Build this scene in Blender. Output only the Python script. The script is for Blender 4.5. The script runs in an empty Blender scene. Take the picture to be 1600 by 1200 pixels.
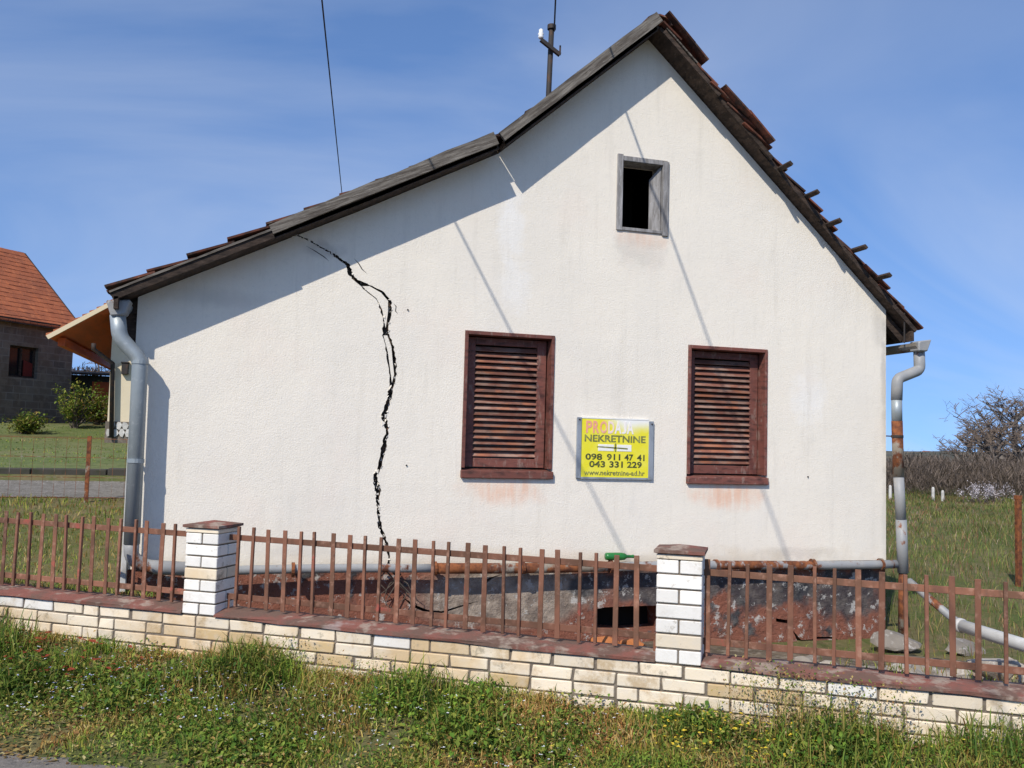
import bpy, bmesh, math, random
import numpy as np
from mathutils import Vector, Matrix
from mathutils.geometry import tessellate_polygon, delaunay_2d_cdt

random.seed(7); np.random.seed(7)
scene = bpy.context.scene
COL = scene.collection

# ------------------------------------------------------------------ camera
EYE = 1.6; DIST = 7.2; FPX = 1385.4
YAW, PITCH, ROLL = math.radians(16.2295), math.radians(3.8065), math.radians(1.5748)
FWD = Vector((math.sin(YAW)*math.cos(PITCH), math.cos(YAW)*math.cos(PITCH), math.sin(PITCH)))
_r = Vector((math.cos(YAW), -math.sin(YAW), 0)); _u = _r.cross(FWD)
RGT = _r*math.cos(ROLL) + _u*math.sin(ROLL)
UPV = -_r*math.sin(ROLL) + _u*math.cos(ROLL)
CAM = Vector((0, -DIST, EYE))
cam = bpy.data.cameras.new('camera'); cam_o = bpy.data.objects.new('camera', cam); COL.objects.link(cam_o)
cam.sensor_width = 36; cam.lens = 36*FPX/1600; cam.clip_end = 4000; cam.clip_start = .05
cam_o.matrix_world = Matrix(((RGT.x, UPV.x, -FWD.x, CAM.x), (RGT.y, UPV.y, -FWD.y, CAM.y), (RGT.z, UPV.z, -FWD.z, CAM.z), (0, 0, 0, 1)))
scene.camera = cam_o

# ------------------------------------------------------------------ sky, sun, exposure
SUN_L = Vector((.88, 1.0, -1.25)).normalized()             # direction the light travels
world = bpy.data.worlds.new('World'); scene.world = world; world.use_nodes = True
nt = world.node_tree; nt.nodes.clear()
wo = nt.nodes.new('ShaderNodeOutputWorld'); bg = nt.nodes.new('ShaderNodeBackground')
sky = nt.nodes.new('ShaderNodeTexSky'); sky.sky_type = 'NISHITA'; sky.sun_disc = False
to_sun = -SUN_L
sky.sun_elevation = math.asin(to_sun.z)
sky.sun_rotation = math.atan2(to_sun.x, to_sun.y)
sky.air_density = 1.0; sky.dust_density = .05; sky.ozone_density = 2.6; sky.altitude = 200
bg.inputs[1].default_value = .113
# thin cirrus, everywhere in the sky
geo = nt.nodes.new('ShaderNodeTexCoord'); sep = nt.nodes.new('ShaderNodeSeparateXYZ')
nt.links.new(geo.outputs['Generated'], sep.inputs[0])
mx = nt.nodes.new('ShaderNodeMath'); mx.operation = 'ADD'; mx.inputs[1].default_value = .30; mx.use_clamp = False
nt.links.new(sep.outputs[2], mx.inputs[0])
dx = nt.nodes.new('ShaderNodeMath'); dx.operation = 'DIVIDE'; dy = nt.nodes.new('ShaderNodeMath'); dy.operation = 'DIVIDE'
nt.links.new(sep.outputs[0], dx.inputs[0]); nt.links.new(mx.outputs[0], dx.inputs[1])
nt.links.new(sep.outputs[1], dy.inputs[0]); nt.links.new(mx.outputs[0], dy.inputs[1])
cmb = nt.nodes.new('ShaderNodeCombineXYZ'); nt.links.new(dx.outputs[0], cmb.inputs[0]); nt.links.new(dy.outputs[0], cmb.inputs[1])
mp = nt.nodes.new('ShaderNodeMapping'); mp.inputs['Scale'].default_value = (.6, 1.3, 1); mp.inputs['Rotation'].default_value = (0, 0, .9)
mp.inputs['Location'].default_value = (5.1, .3, 0)
nt.links.new(cmb.outputs[0], mp.inputs[0])
nz = nt.nodes.new('ShaderNodeTexNoise'); nz.inputs['Scale'].default_value = 1.1; nz.inputs['Detail'].default_value = 9; nz.inputs['Roughness'].default_value = .50; nz.inputs['Distortion'].default_value = 1.1
nt.links.new(mp.outputs[0], nz.inputs['Vector'])
rp = nt.nodes.new('ShaderNodeMapRange'); rp.inputs[1].default_value = .38; rp.inputs[2].default_value = .82; rp.inputs[3].default_value = 0; rp.inputs[4].default_value = .44
nt.links.new(nz.outputs[0], rp.inputs[0])
# the sky's own gradient is flattened a little towards the horizon and tinted to this spring blue
lift = nt.nodes.new('ShaderNodeMath'); lift.operation = 'MULTIPLY_ADD'; lift.inputs[1].default_value = .76; lift.inputs[2].default_value = .20
nt.links.new(sep.outputs[2], lift.inputs[0]); vecs = nt.nodes.new('ShaderNodeCombineXYZ')
nt.links.new(sep.outputs[0], vecs.inputs[0]); nt.links.new(sep.outputs[1], vecs.inputs[1]); nt.links.new(lift.outputs[0], vecs.inputs[2])
nrm = nt.nodes.new('ShaderNodeVectorMath'); nrm.operation = 'NORMALIZE'; nt.links.new(vecs.outputs[0], nrm.inputs[0]); nt.links.new(nrm.outputs[0], sky.inputs[0])
tint = nt.nodes.new('ShaderNodeMix'); tint.data_type = 'RGBA'; tint.blend_type = 'MULTIPLY'; tint.inputs[0].default_value = 1; tint.inputs[7].default_value = (1.13, 1.30, 1.55, 1)
nt.links.new(sky.outputs[0], tint.inputs[6])
mixc = nt.nodes.new('ShaderNodeMix'); mixc.data_type = 'RGBA'; mixc.inputs[7].default_value = (6.4, 6.9, 7.8, 1)
nt.links.new(rp.outputs[0], mixc.inputs[0]); nt.links.new(tint.outputs[2], mixc.inputs[6])
nt.links.new(mixc.outputs[2], bg.inputs[0]); nt.links.new(bg.outputs[0], wo.inputs[0])

sl = bpy.data.lights.new('sun', 'SUN'); sl.energy = 4.5; sl.angle = math.radians(.53); sl.color = (1, .935, .825)
sun = bpy.data.objects.new('sun', sl); COL.objects.link(sun); sun.location = (-8, -10, 12)
sun.rotation_euler = SUN_L.to_track_quat('-Z', 'Y').to_euler()
vs = scene.view_settings; vs.view_transform = 'Standard'; vs.look = 'None'; vs.gamma = 1; vs.use_curve_mapping = False; vs.exposure = 0.0
scene.cycles.max_bounces = 6

# ------------------------------------------------------------------ measuring helpers
def ray(px, py): return FWD*FPX + RGT*(px-800) + UPV*(600-py)
def onwall(px, py, y=0.0):
    d = ray(px, py); return CAM + d*((DIST+y)/d.y)
def atdepth(px, py, dep): return CAM + ray(px, py)*(dep/FPX)
def atz(px, py, z):
    d = ray(px, py); return CAM + d*((z-EYE)/d.z)
FA = Vector((-.38, -.9735, 0)); FT = Vector((.84834, -.52946, 0)); FN = Vector((-.52946, -.84834, 0))   # fence origin, along, towards the road
def fs(s, v=0., z=0.): return FA + FT*s + FN*v + Vector((0, 0, z))
def onfence(px, py, v=0.):
    d = ray(px, py); t = ((FA+FN*v-CAM).dot(FN))/d.dot(FN); P = CAM + d*t
    return (P-FA).dot(FT), P.z
def smooth(a, b, x):
    t = min(1, max(0, (x-a)/(b-a))); return t*t*(3-2*t)
def lerp(a, b, t): return a+(b-a)*t
def interp(x, pts):
    if x <= pts[0][0]: return pts[0][1]
    for (a, b), (c, d) in zip(pts, pts[1:]):
        if x <= c: return lerp(b, d, (x-a)/(c-a))
    return pts[-1][1]
def wob(x, y): return math.sin(x*1.7+y*.6)*math.sin(y*1.3-x*.4+1)
def ground_z(x, y):
    s = (x-FA.x)*FT.x + (y-FA.y)*FT.y; v = (x-FA.x)*FN.x + (y-FA.y)*FN.y
    if v > -.2:
        z = lerp(.135+.05*smooth(.8, -1.2, s), .0, smooth(0, 1.25, v)) - .006*s*smooth(2, 0, v)
        z += .025*wob(x*2, y*2)*smooth(0, .3, v)*smooth(1.5, .9, v)
        if v > 1.3: z = -.012
        return z
    zl = interp(y, [(-2, .26), (0, .32), (5, .78), (6.4, .84), (7.2, 1.02), (16, 1.42), (20, 1.80), (40, 2.3), (90, 3)])
    zr = interp(y, [(-2, -.06), (-.3, -.16), (3, -.06), (8, .0), (32, 0.0), (70, -1.5), (200, -5), (900, -10)]) + .05*wob(x*.5, y*.5)*smooth(5.5, 8, x)
    L = smooth(2.0, -.7, x)
    return lerp(zr, zl, L)

# ------------------------------------------------------------------ materials
class NT:
    def __init__(s, name):
        s.m = bpy.data.materials.new(name); s.m.use_nodes = True; s.t = s.m.node_tree
        s.b = s.t.nodes['Principled BSDF']; s.pos = s.n('ShaderNodeNewGeometry').outputs['Position']
    def n(s, k): return s.t.nodes.new(k)
    def l(s, a, b): s.t.links.new(a, b)
    def noise(s, scale, detail=4, rough=.55, stretch=(1, 1, 1), dist=0, off=(0, 0, 0), vec=None):
        mp = s.n('ShaderNodeMapping'); mp.inputs['Scale'].default_value = stretch; mp.inputs['Location'].default_value = off
        s.l(vec or s.pos, mp.inputs[0]); z = s.n('ShaderNodeTexNoise')
        z.inputs['Scale'].default_value = scale; z.inputs['Detail'].default_value = detail; z.inputs['Roughness'].default_value = rough; z.inputs['Distortion'].default_value = dist
        s.l(mp.outputs[0], z.inputs['Vector']); return z.outputs[0]
    def ramp(s, v, lo, hi, a=0., b=1.):
        r = s.n('ShaderNodeMapRange'); r.interpolation_type = 'SMOOTHSTEP'
        for i, k in enumerate((lo, hi, a, b)): r.inputs[i+1].default_value = k
        s.l(v, r.inputs[0]); return r.outputs[0]
    def mul(s, a, b, op='MULTIPLY'):
        m = s.n('ShaderNodeMath'); m.operation = op
        for i, k in enumerate((a, b)):
            if isinstance(k, (int, float)): m.inputs[i].default_value = k
            else: s.l(k, m.inputs[i])
        return m.outputs[0]
    def mix(s, f, a, b):
        m = s.n('ShaderNodeMix'); m.data_type = 'RGBA'
        for i, k in ((0, f), (6, a), (7, b)):
            if isinstance(k, (int, float)): m.inputs[i].default_value = k
            elif isinstance(k, tuple): m.inputs[i].default_value = (*k, 1)
            else: s.l(k, m.inputs[i])
        return m.outputs[2]
    def blob(s, cx, cz, rx, rz, soft=.5, nscale=6, namt=.5):      # a worn patch with its own ragged outline, in x and z
        sp = s.n('ShaderNodeSeparateXYZ'); s.l(s.pos, sp.inputs[0])
        ax = s.mul(s.mul(sp.outputs[0], cx, 'SUBTRACT'), 1/rx); az = s.mul(s.mul(sp.outputs[2], cz, 'SUBTRACT'), 1/rz)
        d = s.mul(s.mul(s.mul(ax, ax), s.mul(az, az), 'ADD'), .5, 'POWER')
        d = s.mul(d, s.mul(s.mul(s.noise(nscale, 5), .5, 'SUBTRACT'), namt*2), 'ADD')
        return s.ramp(d, 1, 1-soft)
    def bump(s, h, st=.3, dist=.01):
        b = s.n('ShaderNodeBump'); b.inputs['Strength'].default_value = st; b.inputs['Distance'].default_value = dist
        if s.b.inputs['Normal'].is_linked: s.l(s.b.inputs['Normal'].links[0].from_socket, b.inputs['Normal'])
        s.l(h, b.inputs['Height']); s.l(b.outputs[0], s.b.inputs['Normal'])
    def rand(s): return s.n('ShaderNodeObjectInfo').outputs['Random']
    def done(s, col, rough=.8, metal=0., spec=.3):
        if isinstance(col, tuple): s.b.inputs['Base Color'].default_value = (*col, 1)
        else: s.l(col, s.b.inputs['Base Color'])
        if isinstance(rough, (int, float)): s.b.inputs['Roughness'].default_value = rough
        else: s.l(rough, s.b.inputs['Roughness'])
        s.b.inputs['Metallic'].default_value = metal; s.b.inputs['Specular IOR Level'].default_value = spec
        return s.m
def layered(name, base, layers=(), rough=.8, metal=0., bumps=(), rnd=0., spec=.3):
    t = NT(name); c = base
    for L in layers:      # (colour, scale, lo, hi, amount, stretch)
        col, sc, lo, hi, am = L[:5]; st = L[5] if len(L) > 5 else (1, 1, 1)
        c = t.mix(t.ramp(t.noise(sc, 5, .6, st, off=(hash_(name)+sc*.37, 0, 0)), lo, hi, 0, am), c, col)
    if rnd:
        hv = t.n('ShaderNodeHueSaturation'); t.l(t.mul(t.mul(t.rand(), 2*rnd), 1-rnd, 'ADD'), hv.inputs['Value'])
        if isinstance(c, tuple): hv.inputs['Color'].default_value = (*c, 1)
        else: t.l(c, hv.inputs['Color'])
        c = hv.outputs[0]
    for B in bumps:
        sc, stg, ds = B[:3]; st = B[3] if len(B) > 3 else (1, 1, 1)
        t.bump(t.noise(sc, 5, .6, st), stg, ds)
    return t.done(c, rough, metal, spec)
def hash_(s): return (sum(ord(ch)*(i+3) for i, ch in enumerate(s)) % 97)*.31
M = {}
def plaster():
    t = NT('plaster'); c = (.83, .765, .66)
    c = t.mix(t.ramp(t.noise(1.1, 6, .65), .40, .75, 0, .35), c, (.72, .68, .62))
    c = t.mix(t.ramp(t.noise(.8, 5, .6, off=(5, 0, 3)), .5, .75, 0, .35), c, (.84, .79, .72))
    c = t.mix(t.ramp(t.noise(5, 6, .7, (1, 1, .25), off=(9, 0, 3)), .55, .8, 0, .30), c, (.58, .55, .50))
    c = t.mix(t.ramp(t.noise(60, 3, .7), .55, .8, 0, .25), c, (.5, .48, .45))
    pink = (.78, .46, .31)
    for (x, z, rx, rz, a) in ((2.07, 1.20, .50, .17, .75), (4.15, 1.18, .50, .18, .85), (3.28, 3.45, .33, .14, .55)):
        c = t.mix(t.mul(t.mul(t.blob(x, z, rx, rz, .9, 7, .5), t.ramp(t.noise(7, 5, .65, (2.4, 1, .25)), .30, .60, .25, 1)), a), c, pink)
    for (x, z, rx, rz, a) in ((2.05, 3.45, .16, .42, .8), (2.10, 2.95, .2, .3, .5), (5.0, 2.1, .25, .35, .4)):
        c = t.mix(t.mul(t.blob(x, z, rx, rz, .7, 9, .5), a), c, (.88, .87, .85))
    for (x, z, rx, rz, a) in ((.48, 3.12, .22, .10, .55), (-.3, 2.66, .5, .10, .3), (1.35, .72, .5, .10, .3), (.4, .70, .5, .08, .3), (4.9, .66, .6, .07, .35), (5.78, 2.85, .12, .3, .3), (5.84, 2.2, .05, .9, .5), (3.25, 3.35, .35, .25, .3), (5.86, 1.0, .07, .6, .35), (2.5, .60, 4.0, .07, .35)):
        c = t.mix(t.mul(t.blob(x, z, rx, rz, .8, 8, .6), a), c, (.36, .34, .31))
    c = t.mix(t.ramp(t.noise(3.2, 6, .7, (2.6, 1, .22), off=(4, 0, 1)), .50, .72, 0, .34), c, (.60, .55, .47))
    c = t.mix(t.ramp(t.noise(.55, 5, .6, off=(2, 0, 9)), .46, .66, 0, .4), c, (.74, .69, .61))
    c = t.mix(t.mul(t.blob(2.6, .60, 4.5, .16, .9, 5, .8), .5), c, (.66, .55, .40))
    c = t.mix(t.ramp(t.noise(28, 5, .75, off=(1, 8, 2)), .50, .72, 0, .30), c, (.60, .565, .51))
    c = t.mix(t.ramp(t.noise(1.7, 5, .6, off=(8, 1, 6)), .52, .72, 0, .28), c, (.82, .70, .60))
    t.bump(t.noise(75, 3, .8), .50, .009); t.bump(t.noise(30, 4, .7), .16, .008); t.bump(t.noise(2.2, 3, .5), .22, .04)
    return t.done(c, .92, 0, .15)
M['plaster'] = plaster()
M['crack'] = layered('crack_rubble', (.09, .075, .06), [((.22, .13, .09), 16, .5, .62, .8), ((.02, .018, .016), 9, .5, .6, .9)], .95, bumps=[(40, .8, .02)])
def plinth():
    t = NT('plinth_paint'); c = (.26, .10, .065)
    c = t.mix(t.ramp(t.noise(6, 6, .6), .4, .7, 0, .6), c, (.17, .075, .055))
    pe = t.ramp(t.noise(2.2, 7, .62, off=(2.2, 0, 1)), .56, .64)
    c = t.mix(pe, c, t.mix(t.ramp(t.noise(9, 6, .7), .4, .6), (.045, .047, .055), (.13, .12, .115)))
    c = t.mix(t.mul(t.blob(2.15, .33, 1.0, .30, .35, 3, .45), .92), c, t.mix(t.ramp(t.noise(7, 6, .6), .38, .62), (.40, .34, .28), (.22, .185, .155)))
    for (x, z, rx, rz) in ((3.40, .36, .40, .20), (3.95, .40, .35, .18), (4.55, .34, .50, .24), (5.40, .30, .55, .32), (2.85, .40, .22, .14)):
        c = t.mix(t.mul(t.blob(x, z, rx, rz, .4, 5, .7), .9), c, t.mix(t.ramp(t.noise(8, 5), .4, .65), (.045, .048, .056), (.12, .115, .11)))
    wf = t.ramp(t.noise(9, 7, .75, off=(4, 0, 7)), .56, .62, 0, .8)
    c = t.mix(wf, c, (.52, .50, .47))
    t.bump(t.noise(5, 7, .7), .9, .05); t.bump(t.noise(22, 6, .75), .7, .03); t.bump(pe, .5, .015)
    return t.done(c, .85, 0, .25)
M['plinth'] = plinth()
def wood(name, base, dark, light, rnd=.15, axis=(1, 1, 1), rot=0.):
    t = NT(name)
    if rot:
        vr = t.n('ShaderNodeVectorRotate'); vr.rotation_type = 'Y_AXIS'; vr.inputs['Angle'].default_value = rot; t.l(t.pos, vr.inputs['Vector']); t.pos = vr.outputs[0]
    c = t.mix(t.ramp(t.noise(9, 6, .65, axis), .35, .7), dark, base)
    c = t.mix(t.ramp(t.noise(26, 5, .7, axis, off=(3, 1, 4)), .55, .75, 0, .8), c, light)
    hv = t.n('ShaderNodeHueSaturation'); t.l(t.mul(t.mul(t.rand(), 2*rnd), 1-rnd, 'ADD'), hv.inputs['Value']); t.l(c, hv.inputs['Color'])
    t.bump(t.noise(30, 5, .7, axis), .5, .01)
    return t.done(hv.outputs[0], .85, 0, .2)
M['grey_wood'] = wood('weathered_wood', (.20, .18, .155), (.065, .054, .045), (.34, .31, .275), axis=(.35, 2, 5), rot=.42)
M['grey_wood_steep'] = wood('weathered_steep_wood', (.20, .18, .155), (.065, .054, .045), (.34, .31, .275), axis=(.35, 2, 5), rot=.72)
M['grey_wood_v'] = wood('weathered_frame_wood', (.38, .37, .37), (.20, .19, .185), (.52, .51, .50), axis=(3, 3, .5))
M['dark_wood'] = wood('dark_wood', (.075, .052, .04), (.03, .022, .018), (.14, .11, .09), axis=(1, 1, 3))
M['brown_paint'] = layered('brown_painted_wood', (.18, .066, .05), [((.06, .03, .025), 9, .45, .7, .8, (1, 1, 3)), ((.25, .17, .14), 16, .54, .68, .7, (2, 1, .6))], .62, bumps=[(30, .4, .006, (1, 1, 4))], rnd=.15)
M['slat_paint'] = layered('worn_slat_paint', (.185, .075, .052), [((.27, .175, .135), 9, .42, .62, .85, (.6, 1, 1.5)), ((.30, .11, .055), 6, .52, .64, .7, (1, 1, 2)), ((.10, .06, .05), 8, .55, .68, .8, (1, 1, 1.5))], .7, bumps=[(40, .3, .004)], rnd=.35)
M['zinc'] = layered('galvanised_pipe', (.34, .375, .39), [((.25, .285, .30), 8, .4, .7, .7, (1, 1, .4)), ((.55, .56, .56), 25, .55, .75, .5), ((.25, .2, .16), 5, .62, .75, .5)], .48, .35, bumps=[(25, .15, .005)])
def rusty(name, thr, base=(.27, .275, .28)):
    t = NT(name); r = t.ramp(t.noise(3.1, 6, .65, (1.4, 1, 1), off=(hash_(name), 0, 0)), thr, thr+.07)
    rc = t.mix(t.ramp(t.noise(16, 5, .65), .35, .65), (.085, .03, .018), (.25, .085, .03))
    c = t.mix(t.ramp(t.noise(7, 4), .4, .7, 0, .5), base, (.38, .365, .335)); c = t.mix(r, c, rc)
    t.bump(t.noise(40, 5, .7), .3, .004); return t.done(c, t.mix(r, (.5, .5, .5), (.9, .9, .9)), 0, .35)
M['rust_pipe'] = rusty('rusty_pipe', .50)
M['rust_light'] = rusty('spotted_pipe', .57)
M['rust_heavy'] = rusty('heavily_rusted_pipe', .40, (.24, .20, .15))
M['rust_post'] = rusty('rusted_post', .2, (.15, .09, .06))
M['fence_paint'] = layered('rusty_fence_paint', (.225, .098, .06), [((.13, .065, .04), 5, .42, .60, .9, (1, 1, .6)), ((.36, .20, .14), 18, .52, .7, .6), ((.38, .09, .065), 4, .64, .70, .75), ((.10, .06, .05), 30, .6, .75, .6)], .72, bumps=[(60, .3, .003)], rnd=.22)
def brickm(name, base, stain):
    t = NT(name); c = t.mix(t.ramp(t.noise(14, 5, .6), .4, .7, 0, .3), base, (.60, .57, .52))
    c = t.mix(t.ramp(t.noise(1.3, 6, .6, off=(3, 7, 0)), .46, .66, 0, stain), c, (.58, .40, .20))
    c = t.mix(t.ramp(t.noise(3.2, 7, .72, off=(1, 2, 0)), .52, .66, 0, .30+.5*stain), c, (.40, .27, .13))
    c = t.mix(t.ramp(t.noise(9, 6, .75, off=(6, 2, 3)), .57, .68, 0, .65), c, (.27, .235, .17))
    c = t.mix(t.ramp(t.noise(55, 3, .7), .62, .75, 0, .5), c, (.40, .36, .30))
    hv = t.n('ShaderNodeHueSaturation'); t.l(t.mul(t.mul(t.rand(), .22), .88, 'ADD'), hv.inputs['Value']); t.l(c, hv.inputs['Color'])
    t.bump(t.noise(60, 4, .7), .35, .004); return t.done(hv.outputs[0], .88, 0, .2)
M['brick_white'] = brickm('white_brick', (.78, .75, .70), .15)
M['brick_cream'] = brickm('cream_brick', (.74, .635, .485), .75)
M['brick_ochre'] = brickm('ochre_stained_brick', (.56, .41, .22), .7)
M['mortar'] = layered('mortar', (.15, .125, .10), [((.24, .20, .16), 15, .45, .7, .8)], .95, bumps=[(40, .5, .01)])
M['coping'] = layered('red_coping', (.22, .085, .065), [((.13, .085, .065), 5, .40, .60, .85), ((.33, .26, .21), 8, .50, .64, .85), ((.10, .07, .06), 24, .58, .72, .6), ((.40, .36, .34), 3, .62, .72, .5)], .85, bumps=[(25, .5, .015)])
def tile():
    t = NT('weathered_tile'); c = t.mix(t.ramp(t.noise(8, 5, .6), .38, .62), (.17, .06, .038), (.055, .034, .028))
    c = t.mix(t.ramp(t.noise(22, 4, .6), .6, .72, 0, .6), c, (.20, .17, .13))
    hv = t.n('ShaderNodeHueSaturation'); t.l(t.mul(t.mul(t.rand(), .9), .55, 'ADD'), hv.inputs['Value']); t.l(c, hv.inputs['Color'])
    t.bump(t.noise(40, 4), .4, .006); return t.done(hv.outputs[0], .9, 0, .2)
M['tile'] = tile()
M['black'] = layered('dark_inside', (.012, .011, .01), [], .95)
M['earth'] = layered('earth', (.15, .115, .08), [((.085, .065, .045), 5, .42, .6, .9), ((.26, .22, .17), 11, .5, .66, .8)], .95, bumps=[(20, .6, .03)])
def groundm():
    t = NT('ground_cover'); c = t.mix(t.ramp(t.noise(.55, 6, .65), .38, .62), (.11, .12, .04), (.17, .14, .07))
    c = t.mix(t.ramp(t.noise(4, 6, .7, off=(3, 4, 5)), .45, .65, 0, .8), c, (.08, .11, .03))
    c = t.mix(t.ramp(t.noise(14, 5, .7, off=(7, 4, 5)), .52, .7, 0, .7), c, (.22, .18, .10))
    t.bump(t.noise(18, 6, .7), .7, .05); return t.done(c, .95, 0, .1)
M['ground'] = groundm()
M['lawn'] = layered('lawn', (.115, .15, .045), [((.18, .175, .075), .45, .42, .62, .9), ((.15, .17, .06), 1.6, .4, .65, .8), ((.08, .11, .03), 6, .45, .65, .7)], .95, bumps=[(30, .6, .04)])
M['asphalt'] = layered('old_asphalt', (.19, .17, .15), [((.09, .085, .08), 6, .42, .66, .8), ((.26, .24, .22), 40, .55, .7, .7), ((.13, .10, .07), 2, .5, .7, .5)], .92, bumps=[(70, .6, .01), (8, .3, .02)])
M['gravel'] = layered('gravel', (.18, .165, .145), [((.11, .10, .08), 9, .4, .65, .8), ((.38, .36, .34), 40, .52, .7, .7)], .95, bumps=[(60, .7, .015)])
M['concrete'] = layered('old_concrete', (.30, .29, .27), [((.17, .16, .15), 5, .42, .66, .8), ((.42, .40, .37), 14, .55, .7, .6)], .9, bumps=[(25, .4, .01)])
M['dark_concrete'] = layered('mossy_concrete', (.055, .05, .042), [((.035, .04, .022), 4, .45, .65, .8)], .92, bumps=[(25, .4, .01)])
M['debris'] = layered('plaster_debris', (.30, .265, .225), [((.24, .21, .18), 9, .42, .65, .85), ((.65, .63, .6), 22, .55, .7, .6), ((.20, .09, .06), 5, .58, .7, .6)], .92, bumps=[(25, .5, .02)], rnd=.3)
M['orange_brick'] = layered('broken_clay', (.42, .15, .05), [((.25, .10, .05), 14, .45, .65, .7)], .9, bumps=[(30, .5, .01)])
M['white_plastic'] = layered('white_plastic', (.45, .445, .43), [((.27, .25, .22), 6, .52, .7, .7), ((.72, .72, .72), 3, .5, .7, .5)], .45)
M['green_glass'] = layered('green_plastic', (.02, .16, .035), [((.03, .24, .05), 14, .45, .65, .7)], .3, spec=.5)
M['porcelain'] = layered('porcelain', (.80, .80, .79), [], .2, spec=.5)
M['dark_steel'] = layered('dark_steel', (.045, .04, .038), [((.10, .055, .035), 9, .5, .68, .7)], .7, .3)
M['cable'] = layered('black_cable', (.02, .02, .022), [], .6)
M['sign_grey'] = layered('sign_channel', (.34, .37, .41), [((.20, .22, .25), 9, .4, .65, .7, (1, 1, .5)), ((.55, .57, .6), 20, .6, .7, .6)], .5, .3)
def signm():
    t = NT('sign_yellow'); fade = t.blob(3.27, 1.92, .46, .22, .55, 5, .25)
    y = t.mix(t.ramp(t.noise(12, 4), .4, .7, 0, .4), (.78, .70, .03), (.83, .77, .16))
    c = t.mix(fade, y, (.84, .83, .80)); return t.done(c, .5, 0, .35)
M['sign'] = signm()
M['sign_white'] = layered('sign_white', (.82, .81, .78), [((.7, .68, .6), 20, .5, .7, .5)], .5)
M['ink'] = layered('sign_ink', (.06, .07, .03), [((.30, .30, .06), 30, .5, .7, .6)], .6)
M['ink_soft'] = layered('worn_ink', (.17, .18, .06), [((.42, .42, .12), 30, .45, .65, .7)], .6)
M['ink_red'] = layered('bleached_red_ink', (.80, .36, .24), [((.84, .60, .42), 12, .45, .65, .7)], .6)
M['ink_pale'] = layered('bleached_pink_ink', (.84, .66, .58), [((.84, .78, .72), 12, .45, .65, .7)], .6)
M['ink_gone'] = layered('bleached_out_ink', (.84, .79, .75), [], .6)
# far things
M['orange_roof'] = layered('orange_roof_tile', (.38, .115, .048), [((.22, .075, .04), 1.3, .45, .66, .7), ((.30, .09, .04), 2.5, .42, .62, .8), ((.50, .17, .07), 7, .52, .7, .6)], .85, bumps=[(5, .4, .03, (3, 3, .4))], rnd=.1)
def blockm():
    t = NT('grey_block'); b = t.n('ShaderNodeTexBrick'); mp = t.n('ShaderNodeMapping')
    tc = t.n('ShaderNodeTexCoord'); t.l(tc.outputs['UV'], b.inputs['Vector'])
    b.inputs['Scale'].default_value = 1; b.inputs['Brick Width'].default_value = .4; b.inputs['Row Height'].default_value = .2; b.inputs['Mortar Size'].default_value = .012
    b.inputs['Color1'].default_value = (.17, .145, .12, 1); b.inputs['Color2'].default_value = (.11, .095, .085, 1); b.inputs['Mortar'].default_value = (.22, .20, .18, 1)
    c = t.mix(t.ramp(t.noise(1.5, 5), .35, .65, 0, .7), b.outputs[0], (.13, .095, .07)); c = t.mix(t.ramp(t.noise(6, 5, off=(2, 2, 2)), .45, .65, 0, .6), c, (.20, .165, .13)); t.bump(b.outputs['Fac'], -.4, .02)
    return t.done(c, .92, 0, .1)
M['block'] = blockm()
M['cream_wall'] = layered('cream_wall', (.72, .62, .44), [((.64, .55, .40), 1, .42, .65, .6)], .9, bumps=[(40, .2, .01)])
M['soffit'] = layered('stained_soffit', (.55, .10, .022), [((.40, .08, .022), 4, .42, .62, .8, (1, .2, 1))], .6)
M['fascia_cream'] = layered('cream_fascia', (.68, .56, .38), [], .7)
M['stone_white'] = layered('white_stone', (.62, .60, .56), [((.45, .43, .40), 5, .45, .65, .7)], .9, bumps=[(12, .5, .03)], rnd=.2)
M['dark_glass'] = layered('dark_glass', (.015, .015, .018), [], .15, spec=.5)
M['red_cloth'] = layered('red_cloth', (.13, .018, .014), [], .9)
M['bark'] = layered('bark', (.13, .105, .085), [((.07, .055, .045), 8, .42, .62, .8, (1, 1, .3))], .95, bumps=[(20, .6, .02)])
M['bark_far'] = layered('grey_bark', (.17, .15, .135), [((.11, .095, .085), 4, .42, .62, .8)], .95)
M['twig'] = layered('twigs', (.115, .085, .065), [((.16, .125, .10), 1, .4, .65, .8)], .95)
def colm(name, rough=.75, trans=.25):
    t = NT(name); a = t.n('ShaderNodeAttribute'); a.attribute_name = 'Col'; t.l(a.outputs['Color'], t.b.inputs['Base Color'])
    t.b.inputs['Roughness'].default_value = rough; t.b.inputs['Specular IOR Level'].default_value = .2
    if trans:
        tr = t.n('ShaderNodeBsdfTranslucent'); t.l(a.outputs['Color'], tr.inputs[0]); ms = t.n('ShaderNodeMixShader'); ms.inputs[0].default_value = trans
        out = [n for n in t.t.nodes if n.type == 'OUTPUT_MATERIAL'][0]
        t.l(t.b.outputs[0], ms.inputs[1]); t.l(tr.outputs[0], ms.inputs[2]); t.l(ms.outputs[0], out.inputs[0])
    return t.m
M['leaf'] = colm('foliage'); M['stalk'] = colm('dry_stalks', .9, 0)
M['hill'] = layered('far_hill', (.115, .10, .075), [((.07, .075, .05), .02, .42, .6, .9), ((.19, .165, .11), .05, .5, .62, .8), ((.06, .055, .045), .3, .45, .65, .6)], 1.0)

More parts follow.
